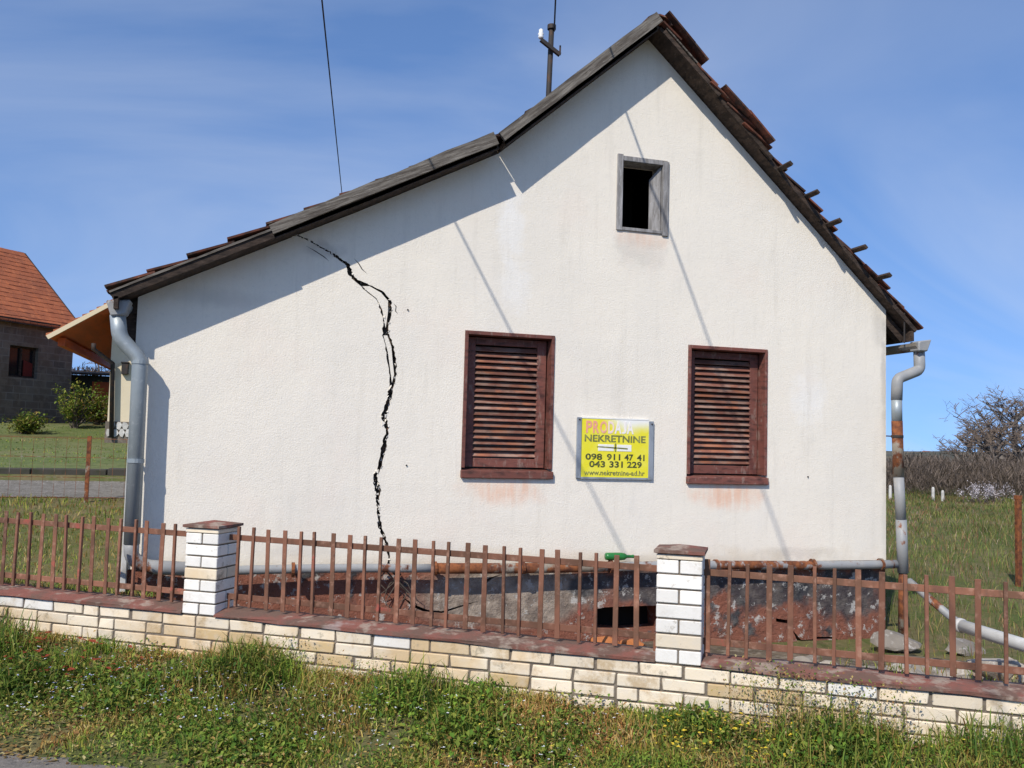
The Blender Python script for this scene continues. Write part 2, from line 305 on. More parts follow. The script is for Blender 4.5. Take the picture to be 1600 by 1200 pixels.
# ------------------------------------------------------------------ mesh helpers
class MB:
    def __init__(s): s.v = []; s.f = []; s.fm = []
    def add(s, vs, fs_, mi=0):
        o = len(s.v); s.v += [Vector(v) for v in vs]; s.f += [tuple(i+o for i in f) for f in fs_]; s.fm += [mi]*len(fs_); return s
    def hexa(s, p, mi=0):                # 8 corners: bottom 4 (ccw from above), top 4
        return s.add(p, [(3, 2, 1, 0), (4, 5, 6, 7), (0, 1, 5, 4), (1, 2, 6, 5), (2, 3, 7, 6), (3, 0, 4, 7)], mi)
    def box(s, a, b, mi=0):
        x0, y0, z0 = a; x1, y1, z1 = b
        return s.hexa([(x0, y0, z0), (x1, y0, z0), (x1, y1, z0), (x0, y1, z0), (x0, y0, z1), (x1, y0, z1), (x1, y1, z1), (x0, y1, z1)], mi)
    def bar(s, p, q, w, h, up=Vector((0, 0, 1)), mi=0):      # beam with rectangular section
        p = Vector(p); q = Vector(q); d = (q-p).normalized(); up = Vector(up)
        sd = d.cross(up).normalized(); u = sd.cross(d).normalized(); a = sd*w/2; b = u*h/2
        return s.hexa([p-a-b, p+a-b, q+a-b, q-a-b, p-a+b, p+a+b, q+a+b, q-a+b], mi)
    def tube(s, pts, r, n=10, caps=True, mi=0):
        pts = [Vector(p) for p in pts]; rs = r if isinstance(r, (list, tuple)) else [r]*len(pts); o = len(s.v); ref = None
        for i, p in enumerate(pts):
            d = ((pts[min(i+1, len(pts)-1)]-p).normalized() + (p-pts[max(i-1, 0)]).normalized()).normalized()
            if ref is None: ref = d.orthogonal().normalized()
            ref = (ref - d*ref.dot(d)).normalized(); e = d.cross(ref)
            for k in range(n):
                a = 2*math.pi*k/n; s.v.append(p + (ref*math.cos(a)+e*math.sin(a))*rs[i])
        for i in range(len(pts)-1):
            for k in range(n):
                a = o+i*n+k; b = o+i*n+(k+1) % n; s.f.append((a, b, b+n, a+n)); s.fm.append(mi)
        if caps:
            s.f.append(tuple(o+k for k in reversed(range(n)))); s.fm.append(mi)
            s.f.append(tuple(o+(len(pts)-1)*n+k for k in range(n))); s.fm.append(mi)
        return s
    def prism(s, poly, y0, y1, mi=0):         # polygon in x,z extruded along y
        n = len(poly); vs = [(x, y0, z) for x, z in poly]+[(x, y1, z) for x, z in poly]
        tri = tessellate_polygon([[Vector((x, z, 0)) for x, z in poly]])
        f = [tuple(t) for t in tri] + [tuple(i+n for i in reversed(t)) for t in tri]
        f += [(i, i+n, (i+1) % n+n, (i+1) % n) for i in range(n)]
        return s.add(vs, f, mi)
def base_of(o):
    L = Vector((0, 0, 0))
    while o is not None: L += o.location; o = o.parent
    return L
def build(name, mb, mat, parent=None, smooth_=False, bevel=0., fix=True, origin=None):
    """one mesh object; geometry given in world coordinates"""
    me = bpy.data.meshes.new(name); off = base_of(parent) + (Vector(origin) if origin is not None else Vector((0, 0, 0)))
    me.from_pydata([v-off for v in mb.v], [], mb.f)
    for mm in (mat if isinstance(mat, list) else [mat]): me.materials.append(M[mm] if isinstance(mm, str) else mm)
    if isinstance(mat, list): me.polygons.foreach_set('material_index', mb.fm)
    if fix or bevel:
        bm = bmesh.new(); bm.from_mesh(me)
        if fix: bmesh.ops.recalc_face_normals(bm, faces=bm.faces)
        if bevel: bmesh.ops.bevel(bm, geom=bm.edges[:], offset=bevel, segments=1, affect='EDGES', clamp_overlap=True)
        bm.to_mesh(me); bm.free()
    if smooth_: me.polygons.foreach_set('use_smooth', [True]*len(me.polygons))
    me.update(); o = bpy.data.objects.new(name, me); COL.objects.link(o)
    if parent is not None: o.parent = parent
    if origin is not None: o.location = Vector(origin)
    return o
def thing(name, label, cat, loc, group=None):
    o = bpy.data.objects.new(name, None); COL.objects.link(o); o.location = loc; o.empty_display_size = .2; return tag(o, label, cat, group)
def tag(o, label=None, cat=None, group=None, kind=None):
    if label: o['label'] = label
    if cat: o['category'] = cat
    if group: o['group'] = group
    if kind: o['kind'] = kind
    return o
def inst(name, me, parent, mat4):        # a piece that shares mesh data; matrix is in world space
    o = bpy.data.objects.new(name, me); COL.objects.link(o); o.parent = parent
    o.matrix_local = Matrix.Translation(-base_of(parent)) @ mat4; return o
def frame(o, x, y, z):       # matrix from origin and three axes
    return Matrix(((x.x, y.x, z.x, o.x), (x.y, y.y, z.y, o.y), (x.z, y.z, z.z, o.z), (0, 0, 0, 1)))

# ================================================================== THE SETTING
def axis(lo, hi, dense_lo, dense_hi, d0, grow=1.25):
    xs = list(np.arange(dense_lo, dense_hi, d0)); d = d0; x = dense_lo
    while x > lo: d *= grow; x -= d; xs.insert(0, x)
    d = d0; x = xs[-1]
    while x < hi: d *= grow; x += d; xs.append(x)
    return xs
XS = axis(-900, 900, -4.5, 8, .16); YS = axis(-300, 900, -5.5, 9, .16)
g = MB(); g.v = [Vector((x, y, ground_z(x, y))) for y in YS for x in XS]; nx = len(XS)
g.f = [(j*nx+i, j*nx+i+1, (j+1)*nx+i+1, (j+1)*nx+i) for j in range(len(YS)-1) for i in range(nx-1)]
tag(build('ground', g, 'ground', fix=False, smooth_=True), kind='structure')
# road: sheet lying along the verge
rd = MB(); ss = list(np.arange(-30, 40, .12)); vv = [None, 1.9, 3, 7]
for s in ss:
    e = 1.33 + .05*math.sin(s*2.1) + .035*math.sin(s*7.3+1) + random.uniform(-.025, .025)
    for k, v in enumerate([e, 1.9, 3, 7]): rd.v.append(fs(s, v, [-.008, .006, .02, .02][k]))
for i in range(len(ss)-1):
    for k in range(3): a = i*4+k; rd.f.append((a, a+1, a+5, a+4))
tag(build('road', rd, 'asphalt', fix=True, smooth_=True), kind='structure')
def strip(name, mat, x0, x1, y0, y1, n, m, dz):
    b = MB()
    for j in range(m+1):
        for i in range(n+1):
            x = lerp(x0, x1, i/n); y = lerp(y0, y1, j/m); b.v.append(Vector((x, y, ground_z(x, y)+dz)))
    b.f = [(j*(n+1)+i, j*(n+1)+i+1, (j+1)*(n+1)+i+1, (j+1)*(n+1)+i) for j in range(m) for i in range(n)]
    return tag(build(name, b, mat, fix=False, smooth_=True), kind='structure')
strip('path', 'gravel', -14, -1.0, 4.9, 6.6, 40, 10, .012)
strip('lawn', 'lawn', -30, -1.2, 7.25, 19.5, 40, 30, .012)
# far hill on the right
h = MB(); n = 90
for j, (d, z) in enumerate(((150, -6), (260, -2.5), (420, 2.2), (620, 3.0), (760, -8))):
    for i in range(n+1):
        a = lerp(-1.2, 1.2, i/n); bump_ = (1.6*math.sin(a*9+1)+1.1*math.sin(a*23+.4)+.5*math.sin(a*61))*(1 if j in (2, 3) else 0)
        h.v.append(Vector((math.sin(a)*d, math.cos(a)*d, z+bump_)))
h.f = [(j*(n+1)+i, j*(n+1)+i+1, (j+1)*(n+1)+i+1, (j+1)*(n+1)+i) for j in range(4) for i in range(n)]
tag(build('hill', h, 'hill', fix=False, smooth_=True), kind='structure')

# ================================================================== THE HOUSE
house = thing('gable_house', 'cracked white plastered gable house with brown shutters behind the fence', 'house', (2.5, 0, 0))
XL, XR, ZB = -.874, 5.862, .584
OV = .27; BACK = 7.0
def xz(px, py, y=0.): p = onwall(px, py, y); return (p.x, p.z)
TL = (XL, xz(215.5, 464)[1]); KN = xz(779, 240); AP = xz(1013, 62); TR = (XR, xz(1384.5, 485)[1])
mid_l = xz(560, 330.5)
# --- crack outline: left edge and right edge (pixels -> wall plane)
main = [(458, 364, 2), (470, 370, 2.5), (481, 374, 3.5), (490, 380, 1.6), (499, 385, 1.8), (508, 390, 2.4), (519, 396, 3.4), (530, 404, 3.2), (542, 412, 3.8), (545, 419, 3.2), (547, 427, 4.0), (555, 437, 3.4)]
dl = [(573, 455, 1), (587, 466, 1), (596, 484, 1.1), (600, 506, 1.0), (598, 524, 1.0), (605, 551, 1.1), (609, 583, 1.2)]
dr = [(580, 447, 2.6), (598, 457, 2.8), (609, 470, 2.6), (609, 488, 2.8), (605, 511, 2.0), (607, 524, 1.8), (614, 542, 2.4), (616, 565, 2.4), (618, 585, 2.2)]
low = [(611.5, 605, 3.6), (609, 617, 3.8), (606, 630, 3.2), (601, 645, 4.0), (600, 653, 4.4), (603, 664, 3.2), (605, 675, 2.2), (601, 690, 3.4), (599, 704, 4.0), (594, 727, 3.2), (586, 744, 2.6), (588, 757, 4.6), (591, 767, 4.8), (590, 781, 2.6), (591, 795, 2.3), (592, 808, 2.0), (593.5, 822, 3.4), (600, 837, 2.2), (604, 851, 3.2), (607, 858, 2.2), (608, 886, 1.4)]
def jag(pts, n=5, amp=1.4):
    out = []
    for (a, b) in zip(pts, pts[1:]):
        for k in range(n):
            t = k/n; out.append((lerp(a[0], b[0], t)+(random.uniform(-amp, amp) if k else 0), lerp(a[1], b[1], t)))
    out.append(pts[-1][:2]); return out
Ledge = jag([(x-w*.95, y) for x, y, w in main+dl+low]); Redge = jag([(x+w*.95, y) for x, y, w in main+dr+low])
Lw = [xz(*p) for p in Ledge]; Rw = [xz(*p) for p in Redge]
def top_z(x):       # wall top line
    pts = [TL, mid_l, KN, AP, TR]; return interp(x, pts)
Lw[0] = (Lw[0][0], top_z(Lw[0][0])); Rw[0] = (Rw[0][0], top_z(Rw[0][0])); Lw[-1] = (Lw[-1][0], ZB); Rw[-1] = (Rw[-1][0], ZB)
W1 = (1.675, 2.470, 1.300, 2.533); W2 = (3.742, 4.556, 1.280, 2.530); WA = (3.02, 3.51, 3.53, 4.19)
holes = [[(x0, z0), (x1, z0), (x1, z1), (x0, z1)] for x0, x1, z0, z1 in (W1, W2, WA)]
wl = MB()
def fill(loops, y, mi=0):
    v2, ed = [], []
    for L in loops:
        o = len(v2); v2 += [Vector(p) for p in L]; ed += [(o+i, o+(i+1) % len(L)) for i in range(len(L))]
    ov, _, of, _, _, _ = delaunay_2d_cdt(v2, ed, [], 0, 1e-6)
    def inside(px, pz, L):
        r = False
        for (x0_, z0_), (x1_, z1_) in zip(L, L[1:]+L[:1]):
            if (z0_ > pz) != (z1_ > pz) and px < (x1_-x0_)*(pz-z0_)/(z1_-z0_)+x0_: r = not r
        return r
    keep = []
    for f in of:
        cx_ = sum(ov[i].x for i in f)/len(f); cz_ = sum(ov[i].y for i in f)/len(f)
        if inside(cx_, cz_, loops[0]) and not any(inside(cx_, cz_, L) for L in loops[1:]): keep.append(tuple(f))
    wl.add([(p.x, y, p.y) for p in ov], keep, mi)
left_loop = [(XL, ZB)] + list(reversed(Lw)) + [TL]
right_loop = list(Rw) + [(XR, ZB), TR, AP, KN] + ([mid_l] if mid_l[0] > Rw[0][0] else [])
def hair(pts, w):         # hairline branch as a thin sliver cut through the plaster
    up, dn = [], []
    for i, (x, y) in enumerate(pts):
        k = w*(1 if 0 < i < len(pts)-1 else .12); up.append((x+k, y-k*.35)); dn.append((x-k, y+k*.35))
    return [xz(*p) for p in up+list(reversed(dn))]
hair_r = [hair([(615, 474), (619, 479), (618, 486), (622, 491)], .7), hair([(574, 428), (566, 421), (560, 411), (553, 404)], .7)]
hair_l = [hair([(478, 384), (492, 392), (506, 401), (514, 408)], .8)]
fill([left_loop]+hair_l, 0); fill([right_loop]+holes+hair_r, 0)
# slivers of plaster between the two branches
nm, nl_, nr_ = len(main), len(dl), len(dr)
sl = [xz(x+w*1.3, y) for x, y, w in dl[0:4]]; sr = [xz(x-w, y) for x, y, w in dr[0:5]]
fill([[xz(566, 447)]+sl+[xz(602.5, 512)]+list(reversed(sr))], .004)
sl = [xz(x+w*1.2, y) for x, y, w in dl[4:]]; sr = [xz(x-w, y) for x, y, w in dr[5:]]
fill([sl+[xz(612.5, 598)]+list(reversed(sr))], .003)
# crack sides and floor
cd = .06
for E_ in (Lw, Rw):
    for a, b in zip(E_, E_[1:]): wl.add([(a[0], 0, a[1]), (b[0], 0, b[1]), (b[0], cd, b[1]), (a[0], cd, a[1])], [(0, 1, 2, 3)], 1)
mn = min(p[0] for p in Lw)-.05; mxx = max(p[0] for p in Rw)+.2
wl.add([(mn, cd, ZB), (mxx, cd, ZB), (mxx, cd, 3.6), (mn, cd, 3.2)], [(0, 1, 2, 3)], 1)
for L in holes:                        # reveals
    for a, b in zip(L, L[1:]+L[:1]): wl.add([(a[0], 0, a[1]), (b[0], 0, b[1]), (b[0], .32, b[1]), (a[0], .32, a[1])], [(0, 1, 2, 3)], 0)
for x, zt in ((XL, TL[1]), (XR, TR[1])): wl.add([(x, 0, ZB), (x, .062, ZB), (x, .062, zt), (x, 0, zt)], [(0, 1, 2, 3)])
fw_ = build('front_wall', wl, ['plaster', 'crack'], house, fix=False)
# broken lips and chips of plaster along the crack
rc = random.Random(12)
chips = MB()
for E_, sg in ((Lw, -1), (Rw, 1)):
    for a, b in zip(E_[2:], E_[3:]):
        if rc.random() < .14:
            p = Vector((a[0], 0, a[1])).lerp(Vector((b[0], 0, b[1])), .5); r_ = rc.uniform(.007, .02)
            q = [p+Vector((rc.uniform(-r_, r_)-sg*r_*.3, rc.uniform(-.008, -.001), rc.uniform(-r_, r_)*1.5)) for _ in range(3)]+[p+Vector((sg*r_*.4, .012, 0))]
            chips.add(q, [(0, 1, 2), (0, 1, 3), (1, 2, 3), (0, 2, 3)])
        if rc.random() < .16:
            p = Vector((a[0]-sg*rc.uniform(.006, .02), rc.uniform(.01, .05), a[1])); r_ = rc.uniform(.006, .014)
            q = [p+Vector((rc.uniform(-r_, r_), rc.uniform(-r_, r_), rc.uniform(-r_, r_)*1.6)) for _ in range(4)]; chips.add(q, [(0, 1, 2), (0, 1, 3), (1, 2, 3), (0, 2, 3)])
tag(build('crack_chips', chips, 'plaster', fw_), kind='stuff')
for x, xi, zt in ((XL, XL+.3, TL[1]), (XR, XR-.3, TR[1])):
    a, b = min(x, xi), max(x, xi); build('side_wall', MB().box((a, .06, -.3), (b, BACK-.3, zt)), 'plaster', house)
bw = MB(); bw.prism([(XL, -.3), (XR, -.3), TR, AP, KN, TL], BACK-.3, BACK); build('back_wall', bw, 'plaster', house)
ib = MB(); ib.add([(XL+.3, .31, 0), (XR-.3, .31, 0), (XR-.3, .31, ZB), (XL+.3, .31, ZB)], [(0, 1, 2, 3)])
# ceiling between the rooms and the attic, dark boards
cb = MB(); cb.box((XL+.3, .33, 2.72), (XR-.3, BACK-.3, 2.80)); build('ceiling_boards', cb, 'dark_wood', house)
def quadmb(*q):
    b = MB(); b.add(q, [(0, 1, 2, 3)]); return b
# --- plinth with broken cellar opening and cracked slab edges
pl = MB(); py0 = .016
hole = [xz(927, 953, py0), xz(944, 949, py0), xz(985, 947, py0), xz(1032, 946, py0), xz(1034, 984, py0), xz(985, 988, py0), xz(930, 985, py0)]
gap = [xz(1238, 984, py0), xz(1252, 1000, py0), xz(1268, 999, py0), xz(1276, 995, py0), xz(1301, 995, py0), xz(1316, 1003, py0), xz(1335, 1016, py0), xz(1316, 1008, py0), xz(1300, 998.5, py0), xz(1277, 999, py0), xz(1262, 1006, py0), xz(1246, 1002, py0)]
gap2 = [xz(1100, 1024, py0), xz(1140, 1018, py0), xz(1190, 1014, py0), xz(1186, 1028, py0), xz(1140, 1026, py0)]
gap3 = [xz(1212, 966, py0), xz(1232, 969, py0), xz(1233, 975, py0), xz(1213, 972, py0)]
ck1 = [xz(628, 932, py0), xz(648, 945, py0), xz(668, 953, py0), xz(690, 955, py0), xz(720, 946, py0), xz(752, 938, py0), xz(720, 949, py0), xz(690, 959, py0), xz(664, 957, py0), xz(645, 949, py0)]
ck2 = [xz(752, 910, py0), xz(766, 902, py0), xz(786, 897, py0), xz(768, 905, py0), xz(757, 914, py0)]
vent = [hole, gap, gap2, gap3, ck1, ck2]
XPL, XPR = XL-.02, XR+.004
outer = [(XL-.04, -.3)] + [(lerp(XL, XR, k/24), -.3) for k in range(1, 24)] + [(XR+.004, -.3), (XR+.004, ZB+.02), (XL-.04, ZB+.02)]
def pfill(loops, y):
    pts = [p for L in loops for p in L]; pl.add([(x, y, z) for x, z in pts], tessellate_polygon([[Vector((x, z, 0)) for x, z in L] for L in loops]))
pfill([outer]+vent, py0)
for L in vent:
    for a, b in zip(L, L[1:]+L[:1]): pl.add([(a[0], py0, a[1]), (b[0], py0, b[1]), (b[0], .30, b[1]), (a[0], .30, a[1])], [(0, 1, 2, 3)])
pl.add([(XL, .0, ZB), (XR, .0, ZB), (XR, .1, ZB-.002), (XL, .1, ZB-.002)], [(0, 1, 2, 3)])
for x in (XL-.04, XR+.004): pl.add([(x, py0, -.3), (x, 3, -.3), (x, 3, ZB-.012), (x, py0, ZB-.012)], [(0, 1, 2, 3)])
plinth = build('plinth', pl, 'plinth', house, fix=False)
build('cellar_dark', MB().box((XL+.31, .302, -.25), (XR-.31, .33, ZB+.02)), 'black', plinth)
# --- windows
def window(W, nsl, tilt):
    x0, x1, z0, z1 = W; th = .03; ys = -.014; dep = .20; zs = z0+.085
    f = MB(); f.box((x0+.002, ys, zs), (x0+th, dep, z1-.002)); f.box((x1-th, ys, zs), (x1-.002, dep, z1-.002)); f.box((x0+th, ys-.004, z1-th-.004), (x1-th, dep-.01, z1-.002))
    fr = build('window_frame', f, 'brown_paint', house, bevel=.003)
    s = MB(); s.hexa([(x0-.004, -.035, z0), (x1+.006, -.035, z0), (x1+.006, .18, z0+.004), (x0-.004, .18, z0+.004), (x0-.004, -.035, zs-.02), (x1+.006, -.035, zs-.02), (x1+.006, .18, zs-.003), (x0-.004, .18, zs-.003)])
    build('window_sill', s, 'brown_paint', house, bevel=.006)
    a0, a1, b0, b1 = x0+th+.006, x1-th-.012, zs+.006, z1-th-.012; y0 = .092; y1 = y0+.036; st = .082
    sh = MB(); sh.box((a0, y0, b0), (a0+st, y1, b1)); sh.box((a1-st, y0+.001, b0), (a1, y1, b1)); sh.box((a0+st, y0+.003, b1-.062), (a1-st, y1, b1)); sh.box((a0+st, y0+.003, b0), (a1-st, y1, b0+.075))
    for zz in (b0+.13, b1-.13): sh.box((a0+.004, y0-.012, zz), (a0+.03, y0+.002, zz+.08))
    shut = build('shutter', sh, 'brown_paint', house, bevel=.003)
    zb, zt = b0+.085, b1-.07; pitch = (zt-zb)/nsl; w = (a1-a0)-2*st; me = None
    for k in range(nsl):
        zc = zb+pitch*(k+.5)
        if me is None:
            m_ = MB(); m_.box((-w/2-.004, -.030, -.0045), (w/2+.004, .030, .0045)); tmp = build('slat', m_, 'slat_paint', None, bevel=.002); me = tmp.data; bpy.data.objects.remove(tmp)
        a = math.radians(40+random.uniform(-4, 4)+tilt)
        mt = Matrix.Translation(((a0+a1)/2, y0+.02+random.uniform(-.002, .002), zc)) @ Matrix.Rotation(random.uniform(-.008, .008), 4, 'Y') @ Matrix.Rotation(a, 4, 'X')
        inst('slat', me, shut, mt)
    build('dark_pane', MB().box((x0+.01, .225, z0+.02), (x1-.01, .235, z1-.01)), 'dark_glass', fr)
window(W1, 19, 0); window(W2, 19, 3)
# --- attic opening: weathered boards
x0, x1, z0, z1 = WA
def board(name, pts8, mat, parent, bev=.004): b = MB(); b.hexa(pts8); return build(name, b, mat, parent, bevel=bev)
af = []
def abox(a, b): b_ = MB(); b_.box(a, b); af.append(build('attic_frame_board', b_, 'grey_wood_v', house, bevel=.004))
abox((x0-.004, -.018, z0-.02), (x0+.050, .16, z1+.010)); abox((x1-.050, -.018, z0-.035), (x1+.010, .2, z1-.010))
abox((x0+.050, -.014, z1-.048), (x1-.050, .16, z1-.002)); abox((x0+.050, -.015, z0-.018), (x1-.050, .16, z0+.012))
ab = MB(); ab.hexa([(x1-.135, .10, z0+.014), (x1-.058, .02, z0+.014), (x1-.058, .045, z0+.014), (x1-.118, .12, z0+.014), (x1-.135, .10, z1-.16), (x1-.058, .02, z1-.055), (x1-.058, .045, z1-.055), (x1-.118, .12, z1-.16)]); build('attic_leaf', ab, 'grey_wood_v', house)
ab = MB(); ab.box((x0-.1, 1.0, z0-.5), (x1+.1, 1.02, z1+.1)); build('attic_black_backing', ab, 'black', house)  # added black sheet; its colour stands in for the unlit attic
# --- roof: three slopes
EL = xz(177, 460, -OV); ER = xz(1436, 519, -OV)
def ext(a, b, x):  # extend the line a-b to x
    return (x, a[1]+(b[1]-a[1])*(x-a[0])/(b[0]-a[0]))
EL = ext(TL, mid_l, EL[0]); ER = ext(AP, TR, onwall(1430, 512, -.12).x)
prof_l = [EL, TL, mid_l, KN, AP]; prof_r = [AP, TR, ER]
deck = MB()
def slab_profile(mb, prof, y0, y1, th, off=.0):
    for a, b in zip(prof, prof[1:]):
        d = Vector((b[0]-a[0], 0, b[1]-a[1])).normalized(); n_ = Vector((-d.z, 0, d.x)); n_ = n_ if n_.z > 0 else -n_
        A = Vector((a[0], 0, a[1]))+n_*off; B = Vector((b[0], 0, b[1]))+n_*off
        q = [A, B, B+n_*th, A+n_*th]
        mb.add([(p.x, y0, p.z) for p in q]+[(p.x, y1, p.z) for p in q], [(0, 1, 2, 3), (7, 6, 5, 4), (0, 4, 5, 1), (1, 5, 6, 2), (2, 6, 7, 3), (3, 7, 4, 0)])
kg = (KN[0]-.075, ext(mid_l, KN, KN[0]-.075)[1])
slab_profile(deck, [EL, TL, mid_l, kg], -OV+.03, BACK+.1, .028, .004); slab_profile(deck, [kg, KN], -.02, BACK+.1, .028, .0045)
slab_profile(deck, [KN, AP], -OV+.03, BACK+.1, .028, .004)
def rp_at(t): return (lerp(AP[0], ER[0], t), lerp(AP[1], ER[1], t))
def rake_y(t): return lerp(-.235, -.12, smooth(.05, .75, t))
for k in range(8): slab_profile(deck, [rp_at(k/8), rp_at((k+1)/8)], rake_y((k+.5)/8)+.02, BACK+.1, .028, .006)
roof = build('roof', deck, 'dark_wood', house)
def V3(p, y): return Vector((p[0], y, p[1]))
def rake_board(name, a, b, h0, h1, y, th, mat, off=0., ragged=0.):
    d = Vector((b[0]-a[0], 0, b[1]-a[1])); L = d.length; d.normalize(); n_ = Vector((-d.z, 0, d.x)); n_ = n_ if n_.z > 0 else -n_
    N = 9; mb = MB(); lo = []; hi = []
    for i in range(N+1):
        t = i/N; p = V3(a, y)+d*L*t + n_*(off+random.uniform(-ragged, ragged)*.5); lo.append(p); hi.append(p+n_*(lerp(h0, h1, t)+random.uniform(-ragged, ragged)))
    T = Vector((0, th, 0))
    for i in range(N):
        mb.hexa([lo[i], lo[i+1], lo[i+1]+T, lo[i]+T, hi[i], hi[i+1], hi[i+1]+T, hi[i]+T])
    bm_o = build(name, mb, mat, roof); return bm_o
MIDB = (xz(428, 378)[0], ext(TL, mid_l, xz(428, 378)[0])[1])
rake_board('bargeboard', EL, MIDB, .052, .058, -OV, .03, 'dark_wood', -.004, .002)
rake_board('bargeboard_trim', EL, MIDB, .014, .016, -OV-.012, .05, 'grey_wood', .052, .002)
KL = (KN[0]-.06, ext(mid_l, KN, KN[0]-.06)[1]); KH = (KN[0]+.0, ext(KN, AP, KN[0]+.0)[1])
rake_board('rake_fascia', MIDB, KL, .05, .05, -OV+.03, .03, 'dark_wood', -.006, .003)
rake_board('bargeboard', MIDB, KL, .075, .105, -OV-.005, .03, 'grey_wood', .028, .006)
APL = (AP[0]-.02, ext(KN, AP, AP[0]-.02)[1])
rake_board('rake_fascia', KH, APL, .05, .05, -OV+.03, .03, 'dark_wood', -.006, .003)
rake_board('bargeboard', KH, (AP[0]+.03, AP[1]+.03), .08, .10, -OV-.008, .03, 'grey_wood_steep', .03, .005)
c1 = (lerp(AP[0], ER[0], .12), lerp(AP[1], ER[1], .12)); c2 = (lerp(AP[0], ER[0], .45), lerp(AP[1], ER[1], .45))
for k in range(5): rake_board('bargeboard', rp_at(.012+k*.2), rp_at(min(1, .012+(k+1)*.2)), .042, .040, rake_y((k+.5)/5), .025, 'dark_wood', 0, .004)
rake_board('bargeboard_trim', (AP[0]+.03, AP[1]-.03), c1, .012, .012, -.25, .045, 'grey_wood', .045, .001)
# rafter tails at both eaves
for k in range(9):
    y = .05+k*.8
    b = MB(); b.bar(V3(EL, y)+Vector((.03, 0, -.05)), V3(TL, y)+Vector((.1, 0, -.02)), .08, .09); build('rafter_tail', b, 'dark_wood', roof)
    b = MB(); b.bar(V3(ER, y)+Vector((-.03, 0, -.05)), V3(TR, y)+Vector((-.1, 0, .02)), .08, .09); build('rafter_tail', b, 'dark_wood', roof)
b = MB(); b.bar(V3(ER, -.11)+Vector((-.02, 0, -.035)), V3(ER, BACK)+Vector((-.02, 0, -.035)), .03, .10); build('eave_board', b, 'dark_wood', roof)
b = MB(); b.bar(V3(EL, -OV)+Vector((.02, 0, -.02)), V3(EL, BACK)+Vector((.02, 0, -.02)), .03, .09); build('eave_board', b, 'dark_wood', roof)
build('eave_dark_filler', MB().box((XL-.14, .03, TL[1]-.36), (XL-.004, .6, TL[1]-.01)), 'dark_wood', roof)  # added block; its dark wood stands in for the shaded eave underside
# tiles
tm = MB(); TW, TLn = .20, .36
NX = 5
for i in range(NX):          # slightly ribbed tile: x across the slope (world y), y up the slope
    x = lerp(-TW/2+.003, TW/2-.003, i/(NX-1)); hgt = (.010 if i in (0, 4) else (.0 if i in (1, 3) else .006))
    for yy in (0, TLn):
        tm.v += [Vector((x, yy, hgt)), Vector((x, yy, hgt+.016))]
for i in range(NX-1):
    a = i*4; b2 = a+4
    tm.f += [(a+1, b2+1, b2+3, a+3), (a, a+2, b2+2, b2), (a, b2, b2+1, a+1), (a+2, a+3, b2+3, b2+2)]
tm.f += [(0, 1, 3, 2), ((NX-1)*4, (NX-1)*4+2, (NX-1)*4+3, (NX-1)*4+1)]
t_o = build('roof_tile', tm, 'tile'); tile_me = t_o.data; bpy.data.objects.remove(t_o)
far_tiles = MB()
tv = [v.co.copy() for v in tile_me.vertices]; tf = [tuple(p.vertices) for p in tile_me.polygons]
def lay_tiles(a, b, expo, front, ncol_ind, lift=.036, skip=(), start=0., jit=1.):
    """a eave point, b top point (x,z); front(k,t) gives y of the front edge of course k"""
    A, B = V3(a, 0), V3(b, 0); d = B-A; L = d.length; d.normalize(); n_ = Vector((-d.z, 0, d.x)); n_ = n_ if n_.z > 0 else -n_
    nc = int((L-start)/expo)+1
    for k in range(nc):
        t = start+k*expo
        if t > L-.12: break
        y = front(k, t/L); c = 0
        up = (d+(-n_)*(.030/expo)).normalized(); nn = Vector((0, 1, 0))
        xw = Vector((0, 1, 0)); zz = xw.cross(up); zz = zz if zz.z > 0 else -zz; xw2 = up.cross(zz)
        sc = min(1.0, (L+.03-t)/TLn)
        while y < BACK:
            if (k, c) not in skip:
                O = A + d*(t-.02+random.uniform(-.012, .012)*jit) + n_*(lift+.014+random.uniform(0, .008)*jit) + Vector((0, y+TW/2+random.uniform(-.006, .006)*jit, 0))
                rot = Matrix.Rotation(random.gauss(0, .025)*jit, 4, zz) @ Matrix.Rotation(random.gauss(0, .018)*jit, 4, xw2)
                m4 = Matrix.Translation(O) @ rot @ frame(Vector((0, 0, 0)), xw2, up, zz) @ Matrix.Diagonal((1, sc, 1, 1))
                if c < ncol_ind: inst('roof_tile', tile_me, roof, m4)
                else: far_tiles.add([m4 @ v for v in tv], tf)
            y += TW; c += 1
fl = [random.uniform(-.03, .03) for _ in range(60)]
lay_tiles(EL, (KN[0]-.02, ext(mid_l, KN, KN[0]-.02)[1]), .31, lambda k, t: -OV+.02+fl[k]*.4, 7, lift=.078, skip={(11, 0), (11, 1), (12, 0), (12, 1)})
lay_tiles((KN[0]+.03, ext(KN, AP, KN[0]+.03)[1]), AP, .30, lambda k, t: -OV+.03+fl[k+15]*.5, 7, lift=.085, skip={(0, 0)})
lay_tiles(ER, AP, .255, lambda k, t: rake_y(1-t)-.01+fl[k+30]*.9, 7, lift=.046, jit=1.9)
